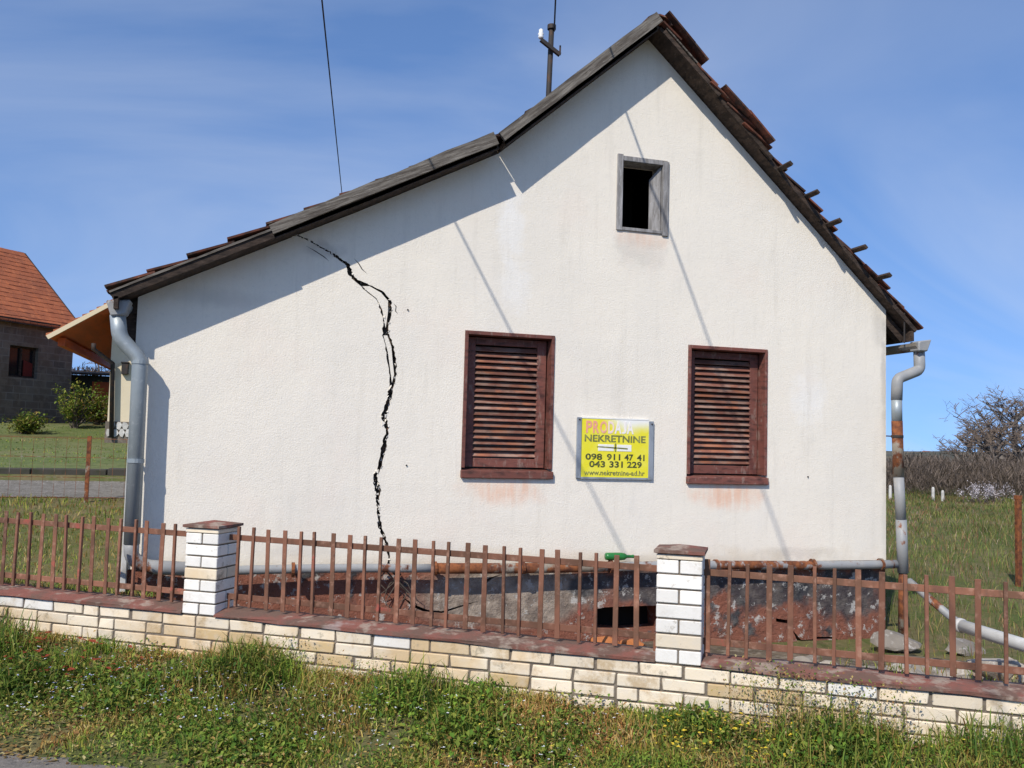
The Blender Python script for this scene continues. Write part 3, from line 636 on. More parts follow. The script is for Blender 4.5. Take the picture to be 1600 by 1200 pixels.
# dislodged tiles riding above the slope near the ridge and at the kink
dR = (V3(AP, 0)-V3(ER, 0)).normalized(); nR = Vector((-dR.z, 0, dR.x)); nR = nR if nR.z > 0 else -nR; LR = (V3(AP, 0)-V3(ER, 0)).length
for t, lf, sl_ in ((.905, .105, .04), (.955, .115, .03), (.74, .078, -.03), (.655, .075, .03)):
    O = V3(ER, -.20)+dR*(LR*t-.14)+nR*lf; m4 = frame(O, Vector((0, 1, 0)), (dR+nR*sl_).normalized(), Vector((0, 1, 0)).cross(dR+nR*sl_).normalized()*(1 if Vector((0, 1, 0)).cross(dR).z > 0 else -1))
    inst('roof_tile', tile_me, roof, m4)
tag(build('back_roof_tiles', far_tiles, 'tile', roof, fix=False), kind='stuff')
# ridge tiles
for k in range(18):
    y = -OV+.03+k*.4; b = MB(); pts = []
    for i in range(7):
        a = math.pi*i/6; pts.append((AP[0]+.13*math.cos(a), AP[1]+.045+.085*math.sin(a)))
    inn = [(lerp(AP[0], px, .86), lerp(AP[1]+.045, pz, .84)) for px, pz in reversed(pts)]
    o_ = MB()
    for (a, b1), (c, d1) in zip(list(zip(pts, pts[1:])), list(zip(list(reversed(inn)), list(reversed(inn))[1:]))):
        o_.hexa([(c[0], y, c[1]), (d1[0], y, d1[1]), (d1[0], y+.42, d1[1]+.012), (c[0], y+.42, c[1]+.012), (a[0], y, a[1]), (b1[0], y, b1[1]), (b1[0], y+.42, b1[1]+.012), (a[0], y+.42, a[1]+.012)])
    build('ridge_tile', o_, 'tile', roof)
# batten stubs along the right rake
for i, (bx, by, ln) in enumerate(((1213, 268, .30), (1254, 311, .29), (1291, 354, .27), (1330, 393, .26), (1368, 436, .26))):
    p = onwall(bx, by, -.10); q = Vector((p.x+random.uniform(-.01, .01), -.10-ln*.8, p.z+random.uniform(-.005, .012)))
    b = MB(); b.bar(Vector((p.x, .6, p.z)), q, .045, .030, up=nR); build('batten', b, 'dark_wood', roof, bevel=.003)

# --- rain goods
gz = MB()
gp = onwall(196, 482, -.10)
def gutter(mb, x, z, y0, y1, r=.075, n=8, th=.004):
    for i in range(n):
        a = math.pi+math.pi*i/n; b = math.pi+math.pi*(i+1)/n
        p = [(x+r*math.cos(t), z+r*math.sin(t)) for t in (a, b)]; q = [(x+(r-th)*math.cos(t), z+(r-th)*math.sin(t)) for t in (a, b)]
        mb.hexa([(q[0][0], y0, q[0][1]), (q[1][0], y0, q[1][1]), (q[1][0], y1, q[1][1]-.02), (q[0][0], y1, q[0][1]-.02), (p[0][0], y0, p[0][1]), (p[1][0], y0, p[1][1]), (p[1][0], y1, p[1][1]-.02), (p[0][0], y1, p[0][1]-.02)])
Lg = onwall(186, 478, -.16)
gutter(gz, Lg.x, Lg.z+.02, -.2, BACK)
gL = build('gutter', gz, 'zinc', house)
b = MB(); b.prism([(Lg.x-.085, Lg.z+.03), (Lg.x+.085, Lg.z+.045), (Lg.x+.055, Lg.z-.07), (Lg.x-.045, Lg.z-.085)], -.215, -.075); build('gutter_outlet', b, 'rust_light', gL, bevel=.01)
def bend(pts, r=.06, n=4):       # round the corners of a polyline
    pts = [Vector(p) for p in pts]; out = [pts[0]]
    for a, b_, c in zip(pts, pts[1:], pts[2:]):
        p = b_+(a-b_).normalized()*r; q = b_+(c-b_).normalized()*r
        for i in range(n+1):
            t = i/n; out.append(p*(1-t)**2+b_*2*t*(1-t)+q*t*t)
    out.append(pts[-1]); return out
yd = -.145
dp = [onwall(184, 492, yd), onwall(187, 527, yd), onwall(219, 562, yd), onwall(206, 850, yd)]
e1 = dp[-1].copy()
dpt = bend(dp, .05); b = MB(); b.tube(dpt, .056, 16); dwL = build('downpipe', b, 'zinc', house, smooth_=True)
b = MB(); pz = onwall(1250, 884, -.10).z; zl_ = onwall(330, 890, -.1).z
b.tube(bend([e1+Vector((0, 0, .02)), e1+Vector((.0, .0, -.10)), e1+Vector((.10, .03, -.17)), Vector((e1.x+.5, -.135, zl_+.005))], .05), .052, 16); build('pipe_elbow', b, 'rust_light', dwL, smooth_=True)
for py in (566, 720):
    p = onwall(lerp(219, 206, (py-562)/288), py, yd); b = MB(); b.tube([p+Vector((0, 0, -.014)), p+Vector((0, 0, .014))], .061, 16); b.box((p.x-.006, yd+.05, p.z-.012), (p.x+.006, .02, p.z+.012)); build('pipe_clamp', b, 'zinc', dwL)
# white conduit strip on the corner behind the pipe
b = MB(); b.box((XL-.012, -.03, .42), (XL+.03, .0, 1.9)); build('corner_strip', b, 'white_plastic', house, bevel=.006)
# pipe along the plinth in three lengths
hx = [e1.x+.45, 1.45, 2.98, 6.0]
for i, (mname, r) in enumerate((('rust_light', .035), ('rust_heavy', .044), ('rust_pipe', .040))):
    n = 8; pts = []
    for k in range(n+1):
        x = lerp(hx[i], hx[i+1], k/n)+(.03 if k == 0 and i else 0); pts.append(Vector((x, lerp(-.135, -.06, (x+.4)/6.4)+.006*math.sin(x*3), lerp(zl_, pz, (x+.4)/6)+.006*math.sin(x*2.1))))
    b = MB(); b.tube(pts, r, 14); build('ground_pipe', b, mname, house, smooth_=True)
for x in (.35, 1.46, 2.2, 2.99, 4.0, 5.0, 5.75):
    z = lerp(zl_, pz, (x+.4)/6); b = MB(); yy = lerp(-.135, -.06, (x+.4)/6.4); b.tube([(x-.012, yy, z), (x+.012, yy, z)], .056, 14); b.box((x-.01, yy+.03, z-.02), (x+.01, .02, z+.02)); build('pipe_clamp', b, 'rust_heavy', house)
# right gutter and downpipe
gr = MB(); Rg = onwall(1436, 540, -.13); gutter(gr, Rg.x, Rg.z+.02, -.17, BACK); gR = build('gutter', gr, 'rust_heavy', house)
b = MB(); b.prism([(Rg.x-.055, Rg.z+.035), (Rg.x+.10, Rg.z+.06), (Rg.x+.05, Rg.z-.06), (Rg.x-.05, Rg.z-.06)], -.19, -.06); build('gutter_outlet', b, 'rust_light', gR, bevel=.01)
b = MB(); b.tube([(XR+.13, -.1, TR[1]-.03), (XR+.13, -.1, Rg.z+.02)], .008, 6); build('gutter_hanger', b, 'dark_steel', gR)
ry = -.10
rp_ = [onwall(1436, 548, ry), onwall(1437, 578, ry), onwall(1402, 592, ry), onwall(1401, 625, ry)]
b = MB(); b.tube(bend(rp_, .045), .052, 16); dwR = build('downpipe', b, 'rust_light', house, smooth_=True)
segs = [((1401, 622), (1401.5, 660), .049, 'zinc'), ((1401.5, 658), (1404, 745), .051, 'rust_heavy'), ((1404, 743), (1408, 815), .047, 'rust_light'), ((1408, 812), (1411, 895), .050, 'rust_pipe')]
for p, q, r, mn_ in segs:
    b = MB(); b.tube([onwall(*p, ry), onwall(*q, ry)], r, 16); build('pipe_length', b, mn_, dwR, smooth_=True)
b = MB(); b.tube([onwall(1411, 895, ry), onwall(1410, 990, ry)], .04, 10); build('pipe_length', b, 'rust_heavy', dwR, smooth_=True)
p = onwall(1402, 682, ry); b = MB(); b.tube([p+Vector((0, 0, -.012)), p+Vector((0, 0, .012))], .056, 14); b.bar(p, Vector((XR-.01, .04, p.z+.005)), .012, .012); build('pipe_clamp', b, 'dark_steel', dwR)
# small fixings on the plaster
for px, py in ((637, 484), (635, 727), (1262, 745)):
    p = onwall(px, py); b = MB(); b.tube([p, p+Vector((0, -.010, 0))], .0065, 8); build('wall_plug', b, 'dark_steel', house)

# ================================================================== THINGS ON THE HOUSE
# sale sign
s0 = onwall(902.2, 650.4); s1 = onwall(1021.8, 657.4); s2 = onwall(897.5, 744.4); s3 = onwall(1017, 751.4)
sx0, sx1 = (s0.x+s2.x)/2, (s1.x+s3.x)/2; sz0, sz1 = (s2.z+s3.z)/2, (s0.z+s1.z)/2
sign = thing('sale_sign', 'yellow and white estate agent sign screwed to the wall between the shutters', 'sign', ((sx0+sx1)/2, -.01, sz0))
build('sign_panel', MB().box((sx0+.035, -.016, sz0+.006), (sx1-.04, -.006, sz1-.004)), 'sign', sign)
build('side_channel', MB().box((sx0, -.024, sz0), (sx0+.042, -.004, sz1)), 'sign_grey', sign, bevel=.003)
build('side_channel', MB().box((sx1-.046, -.024, sz0-.006), (sx1, -.004, sz1-.014)), 'sign_grey', sign, bevel=.003)
build('edge_strip', MB().box((sx0+.042, -.021, sz0-.004), (sx1-.046, -.004, sz0+.012)), 'sign_grey', sign)
build('edge_strip', MB().box((sx0+.042, -.019, sz1-.008), (sx1-.046, -.004, sz1+.002)), 'sign_white', sign)
for x, z in ((sx0+.02, sz1-.02), (sx1-.02, sz1-.04)):
    build('screw', MB().tube([(x, -.030, z), (x, -.02, z)], .007, 8), 'dark_steel', sign)
def text(body, name, x0, x1, zb, hgt, mat, parent, y=-.0175, bold=.0):
    cu = bpy.data.curves.new(name, 'FONT'); cu.body = body; cu.extrude = .0006; cu.offset = bold; cu.resolution_u = 3
    o = bpy.data.objects.new(name, cu); COL.objects.link(o); dg = bpy.context.evaluated_depsgraph_get(); dg.update()
    me = bpy.data.meshes.new_from_object(o.evaluated_get(dg)); COL.objects.unlink(o); bpy.data.objects.remove(o)
    vs_ = [v.co for v in me.vertices]; ax, bx = min(v.x for v in vs_), max(v.x for v in vs_); az, bz = min(v.y for v in vs_), max(v.y for v in vs_)
    off = base_of(parent)
    for v in me.vertices:
        c = v.co.copy(); v.co = Vector((lerp(x0, x1, (c.x-ax)/(bx-ax)), y-c.z, zb+(c.y-az)/(bz-az)*hgt))-off
    me.materials.clear(); me.materials.append(M[mat]); o = bpy.data.objects.new(name, me); COL.objects.link(o); o.parent = parent; return o
SW, SH = sx1-sx0, sz1-sz0
def sxp(u): return sx0+SW*u
def szp(v): return sz0+SH*v
for ch, u0, u1, mt in (('P', .115, .195, 'ink_red'), ('R', .205, .285, 'ink_red'), ('O', .295, .39, 'ink_red'), ('D', .40, .48, 'ink_pale'), ('A', .485, .575, 'ink_gone'), ('J', .58, .64, 'ink_gone'), ('A', .645, .735, 'ink_gone')):
    text(ch, 'faded_lettering', sxp(u0), sxp(u1), szp(.745), SH*.205, mt, sign, bold=.03)
text('NEKRETNINE', 'lettering', sxp(.10), sxp(.895), szp(.605), SH*.115, 'ink_soft', sign, bold=.025)
for wd, u0, u1, v0 in (('098', .115, .33, .305), ('911', .39, .565, .305), ('47', .62, .735, .305), ('41', .785, .885, .305), ('043', .165, .37, .185), ('331', .425, .60, .185), ('229', .655, .85, .185)):
    text(wd, 'lettering', sxp(u0), sxp(u1), szp(v0), SH*.105, 'ink', sign, bold=.025)
text('www.nekretnine-ad.hr', 'lettering', sxp(.10), sxp(.89), szp(.055), SH*.085, 'ink_soft', sign, bold=.02)
for u0, u1 in ((.275, .48), (.52, .71)):
    build('logo_plate', MB().box((sxp(u0), -.0185, szp(.455)), (sxp(u1), -.0155, szp(.565))), 'sign_white', sign, bevel=.0012)
build('logo_bar', MB().hexa([(sxp(.26), -.0195, szp(.515)), (sxp(.66), -.0195, szp(.488)), (sxp(.66), -.018, szp(.488)), (sxp(.26), -.018, szp(.515)), (sxp(.26), -.0195, szp(.535)), (sxp(.66), -.0195, szp(.512)), (sxp(.66), -.018, szp(.512)), (sxp(.26), -.018, szp(.535))]), 'ink_soft', sign)
build('logo_bar', MB().box((sxp(.492), -.0195, szp(.45)), (sxp(.508), -.018, szp(.585))), 'ink_soft', sign)
# roof mast
MY = 2.15
m0 = onwall(857, 150, MY); m1 = onwall(862, 42, MY); mtop = onwall(864.5, 8, MY)
zroof = top_z(m0.x)
mast = thing('roof_mast', 'dark steel electricity mast with white insulator rising behind the roof', 'mast', (m0.x, MY, zroof+.03))
build('pole', MB().tube([(m0.x, MY, zroof-.2), m0, m1], .031, 10), 'dark_steel', mast, smooth_=True)
build('pole_cap', MB().tube([m1+Vector((0, 0, -.03)), m1+Vector((0, 0, .02))], .05, 10), 'dark_steel', mast)
ca = onwall(845, 62, MY-.06); cb_ = onwall(875, 86, MY-.06)
build('crossarm', MB().bar(ca, cb_, .04, .04), 'dark_steel', mast)
build('insulator_pin', MB().tube([cb_, cb_+Vector((0, 0, .11))], .010, 6), 'dark_steel', mast)
ins = MB(); pr = [(0, .020), (.02, .034), (.035, .024), (.055, .036), (.075, .022), (.10, .026), (.115, .012)]
ins.tube([ca+Vector((0, 0, h_+.01)) for h_, _ in pr], [r for _, r in pr], 12); build('insulator', ins, 'porcelain', mast, smooth_=True)
# overhead wires, running from the street over the yard
def wire(name, P, d, k0, k1, r, label, sag=.0):
    b = MB(); n = 40; pts = []
    for i in range(n+1):
        k = lerp(k0, k1, i/n); pts.append(P+d*k)
    b.tube(pts, r, 6); o = build(name, b, 'cable', None, smooth_=True); return tag(o, label, 'wire')
wire('overhead_wire', Vector((.33216, 0, 5.57131)), Vector((-.11114, -.99026, -.0839)), -14, 26, .0085, 'thin black wire crossing the sky left of the roof mast')
PB, dB = Vector((2.41112, 0, 6.19058)), Vector((-.30803, -.94990, -.05292))
kB = -(MY)/.9499
wire('overhead_wire', PB, dB, kB, 26, .0095, 'thin black wire leaving the top of the roof mast')
build('top_rod', MB().tube([m1, PB+dB*kB], [.018, .012], 8), 'dark_steel', mast)
# green bottle lying on the pipe
p0 = onwall(946, 869, -.095); p1 = onwall(986, 871, -.10); zb_ = lerp(zl_, pz, (p0.x+.4)/6)+.050+.034
prb = [(0, .028), (.02, .033), (.14, .034), (.17, .03), (.195, .014), (.24, .013), (.245, .015), (.255, .015)]
dvec = Vector((1, -.06, 0)).normalized()
b = MB(); b.tube([Vector((p0.x, -.095, zb_+.002))+dvec*a for a, _ in prb], [r for _, r in prb], 12)
tag(build('green_bottle', b, 'green_glass', None, smooth_=True), 'green bottle lying on the rusty pipe under the sign', 'bottle')

# ================================================================== FENCE: brick base, piers, panels
BL, BH, BD, JT = .24, .065, .115, .010
def brick_mesh(L, D_, rnd):
    b = MB(); b.box((-L/2, 0, -BH/2), (L/2, D_, BH/2)); o = build('brick', b, 'brick_cream', None, bevel=.0045); me = o.data; bpy.data.objects.remove(o)
    chip = [Vector((sx*L/2, 0, sz*BH/2)) for sx in (-1, 1) for sz in (-1, 1) if rnd.random() < .22]
    for v in me.vertices:
        v.co += Vector((rnd.uniform(-.0009, .0009), rnd.uniform(-.0009, .0012), rnd.uniform(-.0009, .0009)))
        for c in chip:
            if (v.co-c).length < .010: v.co += (Vector((0, .04, 0))-c).normalized()*.007
    return me
BM = {}; rb_ = random.Random(31)
def brick(parent, s, v, z, L, mat, D_=BD, side=False):
    key = (round(L, 3), round(D_, 3), mat, rb_.randint(0, 5))
    if key not in BM:
        me = brick_mesh(L, D_, rb_); me.materials.clear(); me.materials.append(M[mat]); BM[key] = me
    X, Y = FT, -FN
    o = fs(s, v+random.uniform(-.003, .003), z+random.uniform(-.0015, .0015))
    r = Matrix.Rotation(random.gauss(0, .005), 4, 'Y') @ Matrix.Rotation(random.gauss(0, .008), 4, 'Z')
    inst('brick', BM[key], parent, frame(o, X, Y, Vector((0, 0, 1))) @ r)
CZ = .428                      # underside of the coping
def cz(s): return CZ - .0105*s
PIERS = [(-.005, .24), (3.062, .25)]
wallth = thing('low_brick_wall', 'low cream brick wall with rust red coping along the grass verge', 'wall', fs(1.6, -.12, .1))
S0, S1 = -2.9, 6.4
core = MB(); n = 30
for i in range(n):
    a, b2 = lerp(S0, S1, i/n), lerp(S0, S1, (i+1)/n)
    core.hexa([fs(a, -.012, -.15), fs(b2, -.012, -.15), fs(b2, -.235, -.15), fs(a, -.235, -.15), fs(a, -.012, cz(a)), fs(b2, -.012, cz(b2)), fs(b2, -.235, cz(b2)), fs(a, -.235, cz(a))])
build('mortar_core', core, 'mortar', wallth)
def shade_of(s, row):
    if abs(s-.42) < .22 and row in (1, 2, 3): return 'brick_ochre'
    if abs(s-1.13) < .16 and row in (1, 2): return 'brick_ochre' if random.random() < .6 else 'brick_cream'
    if abs(s-3.62) < .32 and row in (1, 2, 3): return 'brick_ochre' if random.random() < .75 else 'brick_cream'
    if row == 0: return 'brick_white' if random.random() < .15 else 'brick_cream'
    if row >= 2 and random.random() < .07: return 'brick_ochre'
    return 'brick_cream'
for row in range(5):
    z0r = -BH/2-JT*.5-row*(BH+JT); s = S0+(row % 2)*.125
    while s < S1:
        L = BL if random.random() > .1 else (BL-JT)/2
        c = s+L/2; brick(wallth, c, 0, cz(c)+z0r, L, shade_of(c, row)); s += L+JT
def coping(a, b2):
    mb = MB(); n = max(2, int((b2-a)/.22)); lo, hi = [], []
    prof = [(.012, .0), (.014, .018), (-.10, .036), (-.235, .032), (-.255, .0)]
    for i in range(n+1):
        s = lerp(a, b2, i/n); z = cz(s)+.003
        for v, h_ in prof: mb.v.append(fs(s, v+random.uniform(-.004, .004), z+h_+random.uniform(-.004, .004)))
    m_ = len(prof)
    for i in range(n):
        for k in range(m_): mb.f.append((i*m_+k, i*m_+(k+1) % m_, (i+1)*m_+(k+1) % m_, (i+1)*m_+k))
    mb.f.append(tuple(range(m_))); mb.f.append(tuple(n*m_+k for k in reversed(range(m_))))
    return build('coping', mb, 'coping', wallth)
coping(S0, PIERS[0][0]-.002); coping(PIERS[0][0]+PIERS[0][1]+.002, PIERS[1][0]-.002); coping(PIERS[1][0]+PIERS[1][1]+.002, S1)
for i, (ps, pw) in enumerate(PIERS):
    pier = thing('brick_pier', ['white brick fence pier with rust red cap near the left downpipe', 'white brick fence pier with rust red cap right of the sign'][i], 'pier', fs(ps+pw/2, -.12, cz(ps)), 'piers of the front fence')
    z0 = cz(ps)+.002; NC = 7; step = (1.6-.628-z0-.012)/NC if i == 0 else (1.6-.613-z0-.012)/NC; Hb = step-JT
    mm = MB(); c0 = fs(ps+.012, -.012); 
    mm.hexa([fs(ps+.010, -.010, z0), fs(ps+pw-.010, -.010, z0), fs(ps+pw-.010, -.24, z0), fs(ps+.010, -.24, z0)]+[fs(ps+.010, -.010, z0+NC*step+.03), fs(ps+pw-.010, -.010, z0+NC*step+.03), fs(ps+pw-.010, -.24, z0+NC*step+.03), fs(ps+.010, -.24, z0+NC*step+.03)])
    build('mortar_core', mm, 'mortar', pier)
    half = (pw-JT)/2
    def pb(a, b2, v0, v1, z, mat):
        mb = MB(); q = [fs(a, v0), fs(b2, v0), fs(b2, v1), fs(a, v1)]; cx = (q[0]+q[2])/2+Vector((0, 0, z))
        mb.hexa([p+Vector((0, 0, z-Hb/2)) for p in q]+[p+Vector((0, 0, z+Hb/2)) for p in q]); build('brick', mb, mat, pier, bevel=.004, origin=None)
    for k in range(NC):
        z = z0+step*(k+.5); mt = 'brick_white' if not (k in (0, 1, 3) and random.random() < .5) else 'brick_cream'
        jit = random.uniform(-.002, .002)
        if k % 2 == 1 - 0:
            pb(ps, ps+pw, 0+jit, -.12, z, mt); pb(ps, ps+pw, -.13, -.25+jit, z, mt)
        else:
            pb(ps, ps+half, 0+jit, -.25, z, mt); pb(ps+half+JT, ps+pw, 0-jit, -.25, z, mt)
    zt = z0+NC*step; Hb = .026; pb(ps-.003, ps+pw+.003, .004, -.254, zt+.012, 'brick_cream'); zt += .024
    cp = MB(); ov = .016
    a, b2, v0, v1 = ps-ov, ps+pw+ov, ov+.004, -.25-ov
    q = [fs(a, v0), fs(b2, v0), fs(b2, v1), fs(a, v1)]; qi = [fs(ps, .0), fs(ps+pw, .0), fs(ps+pw, -.25), fs(ps, -.25)]
    zc = zt+.004; cen = fs(ps+pw/2, -.125, zc+.046)
    cp.v = [p+Vector((0, 0, zc)) for p in qi]+[p+Vector((0, 0, zc+.006)) for p in q]+[p+Vector((0, 0, zc+.022)) for p in q]+[cen]
    for k in range(4):
        l_ = (k+1) % 4; cp.f += [(k, l_, 4+l_, 4+k), (4+k, 4+l_, 8+l_, 8+k), (8+k, 8+l_, 12)]
    cp.f.append((3, 2, 1, 0)); build('pier_cap', cp, 'coping', pier)
# --- steel panels
def picket_mesh(w, d_, h_):
    b = MB(); b.box((-w/2, -d_/2, 0), (w/2, d_/2, h_)); o = build('picket', b, 'fence_paint', None, bevel=.002); me = o.data; bpy.data.objects.remove(o); return me
PK = {'n': picket_mesh(.019, .019, .52), 'w': picket_mesh(.031, .008, .52)}
def panel(label, a, b2, xs, ytop, pat):
    """xs: measured positions along the fence of each picket"""
    p = thing('picket_fence', label, 'fence', fs((a+b2)/2, -.12, cz((a+b2)/2)+.04), 'rusty steel fence panels between the piers')
    zt = lambda s: 1.6-.600-.0095*s
    for zo, nm in ((-.070, 'rail'), (-.455, 'rail')):
        mb = MB(); mb.bar(fs(a, -.128, zt(a)+zo), fs(b2, -.128, zt(b2)+zo), .008, .038); build(nm, mb, 'fence_paint', p, bevel=.002)
    for i, s in enumerate(xs):
        k = pat[i % len(pat)]; h_ = random.uniform(-.008, .006)
        m4 = frame(fs(s, -.128+.004+(.010 if k == 'n' else .005), zt(s)-.52+h_), FT, -FN, Vector((0, 0, 1))) @ Matrix.Rotation(random.gauss(0, .008), 4, 'Y') @ Matrix.Rotation(random.gauss(0, .006), 4, 'X') @ Matrix.Rotation(random.uniform(-.15, .15), 4, 'Z')
        inst('picket', PK[k], p, m4)
    for s in (a+.015, b2-.015):
        mb = MB(); mb.bar(fs(s, -.128, cz(s)+.03), fs(s, -.128, zt(s)-.45), .014, .014, up=Vector((1, 0, 0))); build('foot', mb, 'fence_paint', p)
def ss_of(pxs, y): return [onfence(x, y(x), -.118)[0] for x in pxs]
midx = [352, 373, 395, 420, 446, 470.5, 492, 521, 546, 571, 594, 622, 648, 677.5, 700, 730, 758, 789, 813.5, 846, 873, 907, 932.5, 963, 996]
lefx = [x/2.726 for x in (25, 75, 135, 180, 237, 290, 350, 400, 462, 515, 580, 625, 690, 748)]
rigx = [1000+x/2.667 for x in (285, 370, 445, 540, 628, 730, 808, 912, 1005, 1110, 1195, 1303, 1408, 1522)]
lf = ss_of(lefx, lambda x: 812+.066*x); lf = [lf[0]-.106*k for k in range(9, 0, -1)]+lf
rf = ss_of(rigx, lambda x: 885+.07*(x-1105)); rf = rf+[rf[-1]+.106*k for k in range(1, 9)]
panel('rusty brown steel picket panel left of the left pier', S0+.02, PIERS[0][0]-.003, lf, None, 'wwnn')
panel('rusty brown steel picket panel between the two brick piers', PIERS[0][0]+PIERS[0][1]+.003, PIERS[1][0]-.003, ss_of(midx, lambda x: 845+.064*(x-395)), None, 'wnnw')
panel('rusty brown steel picket panel right of the right pier', PIERS[1][0]+PIERS[1][1]+.003, S1-.02, rf, None, 'wnnw')

# ================================================================== YARD CLUTTER
def chunk(name, c, sx, sy, sz, mat, label, cat, group=None, seed=0):
    rnd = random.Random(seed); bm = bmesh.new(); bmesh.ops.create_icosphere(bm, subdivisions=2, radius=1)
    ax = [Vector((rnd.gauss(0, 1), rnd.gauss(0, 1), rnd.gauss(0, 1))).normalized() for _ in range(9)]; cut = [rnd.uniform(.45, .8) for _ in ax]
    for v in bm.verts:
        for a, k in zip(ax, cut):
            d = v.co.dot(a)
            if d > k: v.co -= a*(d-k)
        v.co = Vector((v.co.x*sx, v.co.y*sy, v.co.z*sz))
    R_ = Matrix.Rotation(rnd.uniform(0, 6.28), 3, 'Z') @ Matrix.Rotation(rnd.uniform(-.35, .35), 3, 'X')
    for v in bm.verts: v.co = R_ @ v.co
    lo = min(v.co.z for v in bm.verts)
    for v in bm.verts: v.co.z -= lo+.015
    me = bpy.data.meshes.new(name); bm.to_mesh(me); bm.free(); me.materials.append(M[mat]); o = bpy.data.objects.new(name, me); COL.objects.link(o); o.location = c
    return tag(o, label, cat, group)
rr = random.Random(3)
def mound_z(s, v):
    p = fs(s, v); g0 = ground_z(p.x, p.y); top = cz(s)+.02; k = smooth(3.7, 4.5, s)
    return lerp(g0+.02, top-.04+.05*wob(s*4, v*5), k*smooth(-2.0, -.35, v))
for i in range(60):          # rubble fallen from the plinth, behind the right panel
    s = rr.uniform(3.5, 5.6); v = -(.30+2.1*rr.random()); p = fs(s, v); k = rr.uniform(.05, .15)
    chunk('plaster_chunk', (p.x, p.y, mound_z(s, v)), k*1.3, k, k*.62, 'debris', ('grey broken plaster chunk lying behind the right fence panel next to the pier' if s < 4.05 else 'grey broken plaster chunk lying behind the fence in front of the house corner' if s < 4.6 else 'grey broken plaster chunk lying behind the fence at the right edge'), 'rubble', ('rubble next to the right pier' if s < 4.05 else 'rubble in front of the house corner' if s < 4.6 else 'rubble at the right edge'), i) if i < 40 else None
p = onwall(1420, 985, -.35)
chunk('plaster_slab', (5.55, -.5, ground_z(5.55, -.5)+.045), .26, .18, .06, 'debris', 'large grey plaster slab leaning at the right house corner', 'rubble', None, 77)
chunk('plaster_slab', (6.05, -.75, ground_z(6.05, -.75)+.0), .26, .2, .05, 'debris', 'flat grey slab beside the fallen white pipe', 'rubble', None, 91)
q = fs(2.72, -.30); chunk('broken_brick', (q.x, q.y, cz(2.72)-.03), .11, .07, .06, 'orange_brick', 'broken orange clay piece behind the fence left of the right pier', 'brick', 'broken clay pieces', 5)
q = fs(2.90, -.33); chunk('broken_brick', (q.x, q.y, cz(2.9)-.03), .10, .06, .06, 'orange_brick', 'broken orange clay piece against the back of the right pier', 'brick', 'broken clay pieces', 6)
# bank of earth behind the coping so that the yard meets the wall
for (a, b2, dpt_, zoff) in ((.2, 6.4, .55, -.06),):
    e = MB(); n = 60
    for i in range(n+1):
        s = lerp(a, b2, i/n)
        for v in (-.25, -.33, -.45, -.65, -.9, -1.3, -1.9, -3.0):
            g0 = ground_z(*fs(s, v).xy); z = max(lerp(cz(s)-.05, g0-.04, smooth(-.25, -.55, v)), mound_z(s, v)-.03, g0+.045)
            e.v.append(fs(s, v, z+random.uniform(-.01, .015)))
    e.f = [(i*8+k, i*8+k+1, i*8+k+9, i*8+k+8) for i in range(n) for k in range(7)]
    tag(build('earth_bank', e, 'earth', fix=True, smooth_=True), kind='structure')
# fallen white pipe with rusty tail
fp = thing('fallen_pipe', 'white plastic pipe with thin rusty end lying behind the right fence panel', 'pipe', atdepth(1500, 975, 6.5))
w0 = atdepth(1497, 976, 6.6); w1_ = atdepth(1625, 1016, 5.9)
build('white_length', MB().tube([w0, w0.lerp(w1_, .5), w1_, w1_+(w1_-w0)*.6], .046, 14), 'white_plastic', fp, smooth_=True)
t0 = atdepth(1420, 908, 7.05); build('rusty_length', MB().tube([w0+(w1_-w0)*.04, t0], .030, 10), 'rust_pipe', fp, smooth_=True)
build('socket', MB().tube([w0, w0+(w1_-w0)*.06], .053, 14), 'white_plastic', fp, smooth_=True)
# rusty post at the right edge
pb_ = atdepth(1592, 905, 11.5); gzp = ground_z(pb_.x, pb_.y); pt_ = atdepth(1591, 775, 11.5)
rp2 = thing('fence_post', 'rusty brown post standing in the meadow at the right edge', 'post', (pb_.x, pb_.y, gzp))
build('post', MB().box((pb_.x-.035, pb_.y-.03, gzp-.2), (pb_.x+.035, pb_.y+.03, pt_.z)), 'rust_post', rp2, bevel=.006)
build('post_top', MB().box((pb_.x-.038, pb_.y-.033, pt_.z-.05), (pb_.x+.038, pb_.y+.033, pt_.z+.005)), 'rust_post', rp2, bevel=.004)
for px, py in ((1391, 767), (1458, 770), (1473, 775)):
    b0 = atdepth(px, 780, 31); z = ground_z(b0.x, b0.y); tz = atdepth(px, py-9, 31).z
    lab = {1391: 'pale short post seen beside the right downpipe', 1458: 'taller of two white marker posts at the far meadow edge', 1473: 'shorter of two white marker posts at the far meadow edge'}[px]
    mb = MB(); mb.tube([(b0.x, b0.y, z-.1), (b0.x, b0.y, tz-.06), (b0.x, b0.y, tz)], [.055, .05, .03], 8); tag(build('marker_post', mb, 'stone_white', None), lab, 'post', 'white posts at the meadow edge')

